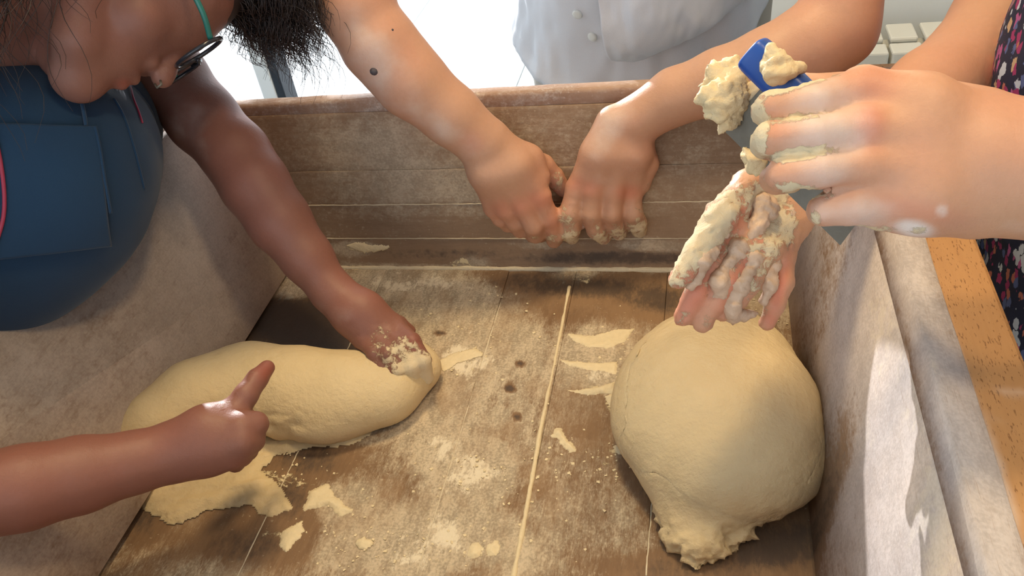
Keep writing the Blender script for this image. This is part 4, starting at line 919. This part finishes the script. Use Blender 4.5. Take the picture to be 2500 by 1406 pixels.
fing([(2260, 260, .47, 50), (2130, 215, .495, 44), (1960, 220, .515, 38), (1850, 232, .525, 34), (1785, 245, .53, 30)], .008)
# far arm and the hand being scraped
fore([(2560, -120, .76, 150), (2470, 60, .74, 140), (2380, 165, .72, 125), (2280, 225, .70, 108), (2170, 290, .68, 90), (2060, 360, .66, 76), (1970, 430, .64, 70)])
S.add([(P(2560, -120, .76), .050), (shC2, .055)])
for k in ((1800, 560, .60, 36), (1830, 590, .595, 34), (1870, 610, .595, 34), (1905, 620, .605, 32)): fore([(1960+(k[0]-1850)*.35, 450, .64, 48), (1905+(k[0]-1850)*.6, 520, .62, 46), k])
fing([(1905, 470, .62, 44), (1830, 452, .60, 40), (1760, 530, .585, 38), (1700, 620, .58, 32), (1655, 682, .58, 24)], .012)
fing([(1800, 562, .60, 35), (1740, 650, .595, 31), (1700, 715, .595, 28), (1668, 772, .60, 24)])
fing([(1832, 592, .595, 33), (1780, 680, .59, 29), (1745, 740, .595, 26), (1715, 790, .60, 22)])
fing([(1870, 610, .595, 32), (1830, 690, .592, 28), (1795, 735, .597, 24), (1765, 765, .60, 20)])
fing([(1908, 622, .605, 30), (1912, 690, .60, 25), (1893, 745, .60, 22), (1873, 788, .605, 19)])
# body
S.add([(np.array([.42, .66, .92]), .085), (np.array([.43, .63, 1.10]), .100), (np.array([.46, .56, 1.26]), .11)]); S.add([(shC1, .052), (np.array([.46, .55, 1.38]), .06), (shC2, .052)])
S.add([(np.array([.46, .55, 1.38]), .055), (np.array([.44, .55, 1.47]), .05)])
hc = np.array([.41, .55, 1.57]); C, L, T, ax = head_parts(hc, (-.85, .05, -.5), (-.4, 0, 1), .95)
for c in C: S.add(c)
for l in L: S.add(l, limb=True, k=.005)
for q in (-1, 1): S.add([(np.array([.44, .66+q*.070, .85]), .072), (np.array([.46, .66+q*.08, .46]), .055), (np.array([.47, .62+q*.09, .10]), .04), (np.array([.38, .60+q*.10, .05]), .038)])
me, X, N_ = grow(S, .0028)
dpt = -((X-CAM) @ R)[:, 2]; far = (dpt > .548)*1.0; near = 1-far; bod = (X[:, 0] < .40)*1.0
DC = [(1850, 330, 30, 130, 0, 1.0), (1920, 205, 150, 24, -14, 1.0), (1940, 288, 90, 14, -8, .8), (1950, 376, 100, 20, -8, 1.0), (1960, 466, 90, 22, 10, 1.0), (1995, 530, 20, 30, 0, .7), (2100, 558, 110, 12, 0, .8), (1880, 300, 24, 50, 0, .5), (2240, 560, 40, 12, 0, .6)]
FC = [(2020, 320, 150, 170, 10, .6), (2080, 520, 130, 60, 0, .65), (2230, 560, 60, 26, 10, 1.0), (2140, 340, 30, 30, 0, .4), (2480, 560, 60, 40, 0, .4), (2300, 515, 20, 20, 0, .7)]
RC = [(2120, 300, 40, 60, 0, .8), (2130, 200, 70, 50, 0, .5), (1900, 320, 40, 20, 0, .3), (2250, 520, 120, 30, 10, .4)]
DF = [(1715, 580, 60, 180, 37, .95), (1860, 600, 90, 150, 30, .62), (1780, 640, 70, 150, 37, .50), (1900, 560, 60, 100, 20, .75), (1670, 770, 40, 40, 0, .45), (1730, 790, 30, 30, 0, .5), (1870, 740, 30, 70, 10, .55), (1860, 480, 90, 60, 0, .85)]
RF = [(1750, 600, 30, 160, 37, .9), (1700, 720, 30, 90, 37, .9), (1820, 660, 30, 120, 30, .9), (1905, 700, 18, 90, 15, 1.0), (1655, 680, 24, 20, 0, 1.0), (1880, 780, 20, 24, 0, .9), (1665, 770, 20, 20, 0, .8)]
q2 = pix(X); hf = far*(q2[:, 0] < 2080)*(q2[:, 1] > 380)*(dpt < .70)
th = far*0+((dpt > .50) & (dpt < .56) & (q2[:, 0] < 1900) & (q2[:, 1] < 330))*1.0
hn = (dpt < .50)*bod
dough = np.maximum(soft_patches(X, DC)*hn, np.maximum(soft_patches(X, DF)*((dpt > .53)*(dpt < .70)*(q2[:, 1] > 380)*bod), th*.75))
m_ = np.clip(dough*1.6, 0, 1); hf2 = ((dpt > .53)*(dpt < .70)*(q2[:, 1] > 380)*bod)
X = X+N_*((noise(X, 110, 4, 3)*.0022+np.maximum(noise(X, 330, 9, 2), 0)*.0028)*m_*(.45+.55*np.maximum(hf2, th)))[:, None]
body = finish(me, X, 'body', M['skinC'], pC, {'dough': dough, 'flour': soft_patches(X, FC)*hn, 'red': np.maximum(soft_patches(X, RC)*hn, soft_patches(X, RF)*hf2)})
eyes(T, ax, .95, body)
rts, nr = scalp(T, ax, .95, 1500, lambda v: v[2] > -.35+.9*max(0, v[1]) and v[1] < .8, 4)
hair_mesh('hair', rts, nr, .16, pC, M['hair'], n=12, rad=.001, curl=.004, stiff=.8, comb=-ax[1][None]*np.ones((len(rts), 1)), head=[(T(0, -.035, .035), .08), (T(0, .018, .04), .072)])
SC_ = S
# dress
dr_ = tubecloth('dress', [((.47, .66, .40), .25, .30, 0), ((.455, .66, .60), .22, .26, 0), ((.425, .66, .80), .190, .21, 0), ((.41, .66, .90), .183, .19, 0), ((.40, .65, 1.02), .178, .18, 0), ((.43, .60, 1.2), .17, .18, 0), ((.46, .56, 1.33), .12, .16, 0), ((.46, .55, 1.40), .075, .08, 0)], M['floral'], pC, fold=.008, seed=5, nt=140, nz=70)
for s_, e_, q in ((shC1, E1, -1), (shC2, P(2520, -60, .75), 1)):
    d = (e_-s_)/np.linalg.norm(e_-s_); V, f = tube_vf(spline([s_+[0, -q*.06, .02], s_, s_+d*.05, s_+d*.10], 14), np.linspace(.068, .064, 14), 28); V += noise(V, 25, 6)[:, None]*.004
    o = mesh_obj('sleeve', V, f[:-2], M['floral'], dr_); o.modifiers.new('cloth', 'SOLIDIFY').thickness = .0015
V, f = tube_vf(spline([(P(2345, -60, .75)), (P(2350, -10, .75)), (P(2345, 12, .75)), (P(2320, -40, .76))], 10), .006, 8)
shoes(pC, [(.47, .51, 0), (.47, .70, 0)], (-1, 0, 0), M['black'])
# dough webs hanging between the fingers
S5 = Sdf(); S5.kc = .0045
for ch in ([(1800, 600, .585, 17), (1760, 690, .583, 11), (1740, 745, .590, 7)], [(1850, 630, .585, 16), (1815, 700, .582, 10), (1790, 755, .590, 6), (1795, 772, .595, 8), (1850, 770, .597, 5)], [(1890, 640, .592, 14), (1880, 690, .590, 11), (1868, 730, .593, 7)], [(1760, 560, .580, 19), (1715, 640, .575, 11), (1690, 700, .580, 8)],
           [(1870, 500, .59, 27), (1850, 560, .585, 22)], [(1830, 430, .60, 16), (1845, 470, .60, 22)], [(1925, 520, .60, 17), (1925, 590, .60, 12)]): S5.add(chain_world(ch))
me, X, N_ = grow(S5, .0014); X = X+N_*(noise(X, 110, 6, 3)*.0045+np.maximum(noise(X, 380, 9, 2), 0)*.002)[:, None]
X = X+R @ np.array([0, 0, -.0025])
finish(me, X, 'dough_film', M['wet'], pC)
# the scraper
def quadw(px, d): return np.array([P(a, b, dd) for (a, b), dd in zip(px, d)])
bs = thing('bench_scraper', P(1950, 350, .50), 'steel dough scraper with a blue handle end, held in the floury near hand', 'scraper')
c1, c2 = P(1768, 318, .535), P(2052, 598, .515); h1, h2 = P(1885, 185, .505), P(2160, 455, .485)
nn = np.cross(c2-c1, h1-c1); nn /= np.linalg.norm(nn)
V = []; nn_ = .0007
A = [c1, c1+(c2-c1)*.02, c2-(c2-c1)*.02, c2, h2, h1]; V = np.array([a+nn*nn_ for a in A]+[a-nn*nn_ for a in A]); n = 6
mesh_obj('blade', V, [tuple(range(n)), tuple(range(n, 2*n))[::-1]]+[(i, i+n, (i+1) % n+n, (i+1) % n) for i in range(n)], M['steel'], bs, smooth=False)
ha = h1-(h2-h1)/np.linalg.norm(h2-h1)*.004; hv = (h1-c1)/np.linalg.norm(h1-c1)*.017; up_ = nn if nn @ (CAM-h1) > 0 else -nn
dirh = (h2-h1)/np.linalg.norm(h2-h1); V = []; secs_ = 18
hw1 = hv*.52; hh1 = up_*.0085; c0 = P(1868, 158, .495); ns = 24; Ls = np.concatenate([[0, .0006, .002, .005], np.linspace(.01, .105, 14), [.109, .111]]); ks = np.concatenate([[.80, .90, .97, 1], np.ones(14), [.95, .85]])
for l, k in zip(Ls, ks):
    for j in range(ns):
        a = 2*math.pi*j/ns; ca, sa_ = math.cos(a), math.sin(a); V.append(c0+dirh*(l-.012)+k*(hw1*1.25*math.copysign(abs(ca)**.55, ca)+hh1*1.1*math.copysign(abs(sa_)**.6, sa_)))
nl = len(Ls); f = [(i*ns+k, i*ns+(k+1) % ns, (i+1)*ns+(k+1) % ns, (i+1)*ns+k) for i in range(nl-1) for k in range(ns)]+[tuple(range(ns))[::-1], tuple((nl-1)*ns+k for k in range(ns))]
mesh_obj('handle', np.array(V), f, M['blue'], bs)
S6 = Sdf(); S6.kc = .002
for ch in ([(1885, 120, .482, 12), (1895, 150, .480, 26), (1915, 172, .478, 20), (1955, 168, .480, 8), (1890, 185, .480, 14)], [(1865, 165, .482, 8), (1890, 175, .480, 12)]): S6.add(chain_world(ch))
me, X, N_ = grow(S6, .0012); X = X+N_*(noise(X, 160, 3, 3)*.004)[:, None]; finish(me, X, 'dough_smear', M['dough'], bs)
S6 = Sdf(); S6.kc = .003
for ch in ([(1795, 185, .53, 28), (1782, 220, .525, 32), (1800, 250, .525, 24)], [(1770, 230, .52, 22), (1720, 232, .52, 9), (1698, 242, .52, 4)], [(1770, 240, .52, 20), (1738, 262, .52, 8), (1722, 280, .52, 4)], [(1775, 190, .53, 22), (1735, 192, .53, 9), (1716, 205, .53, 4)], [(1780, 170, .53, 18), (1750, 165, .53, 8)], [(1775, 250, .52, 16), (1752, 285, .52, 7)], [(1790, 270, .525, 14), (1775, 300, .525, 10), (1762, 318, .525, 6)], [(1815, 365, .515, 9), (1835, 400, .51, 13), (1858, 420, .51, 8)]): S6.add(chain_world(ch))
me, X, N_ = grow(S6, .0014); X = X+N_*(noise(X*np.array([1,1,1.8]), 100, 7, 3)*.0045+np.maximum(noise(X, 400, 2, 2), 0)*.003)[:, None]; finish(me, X, 'dough_clump', M['dough'], bs)
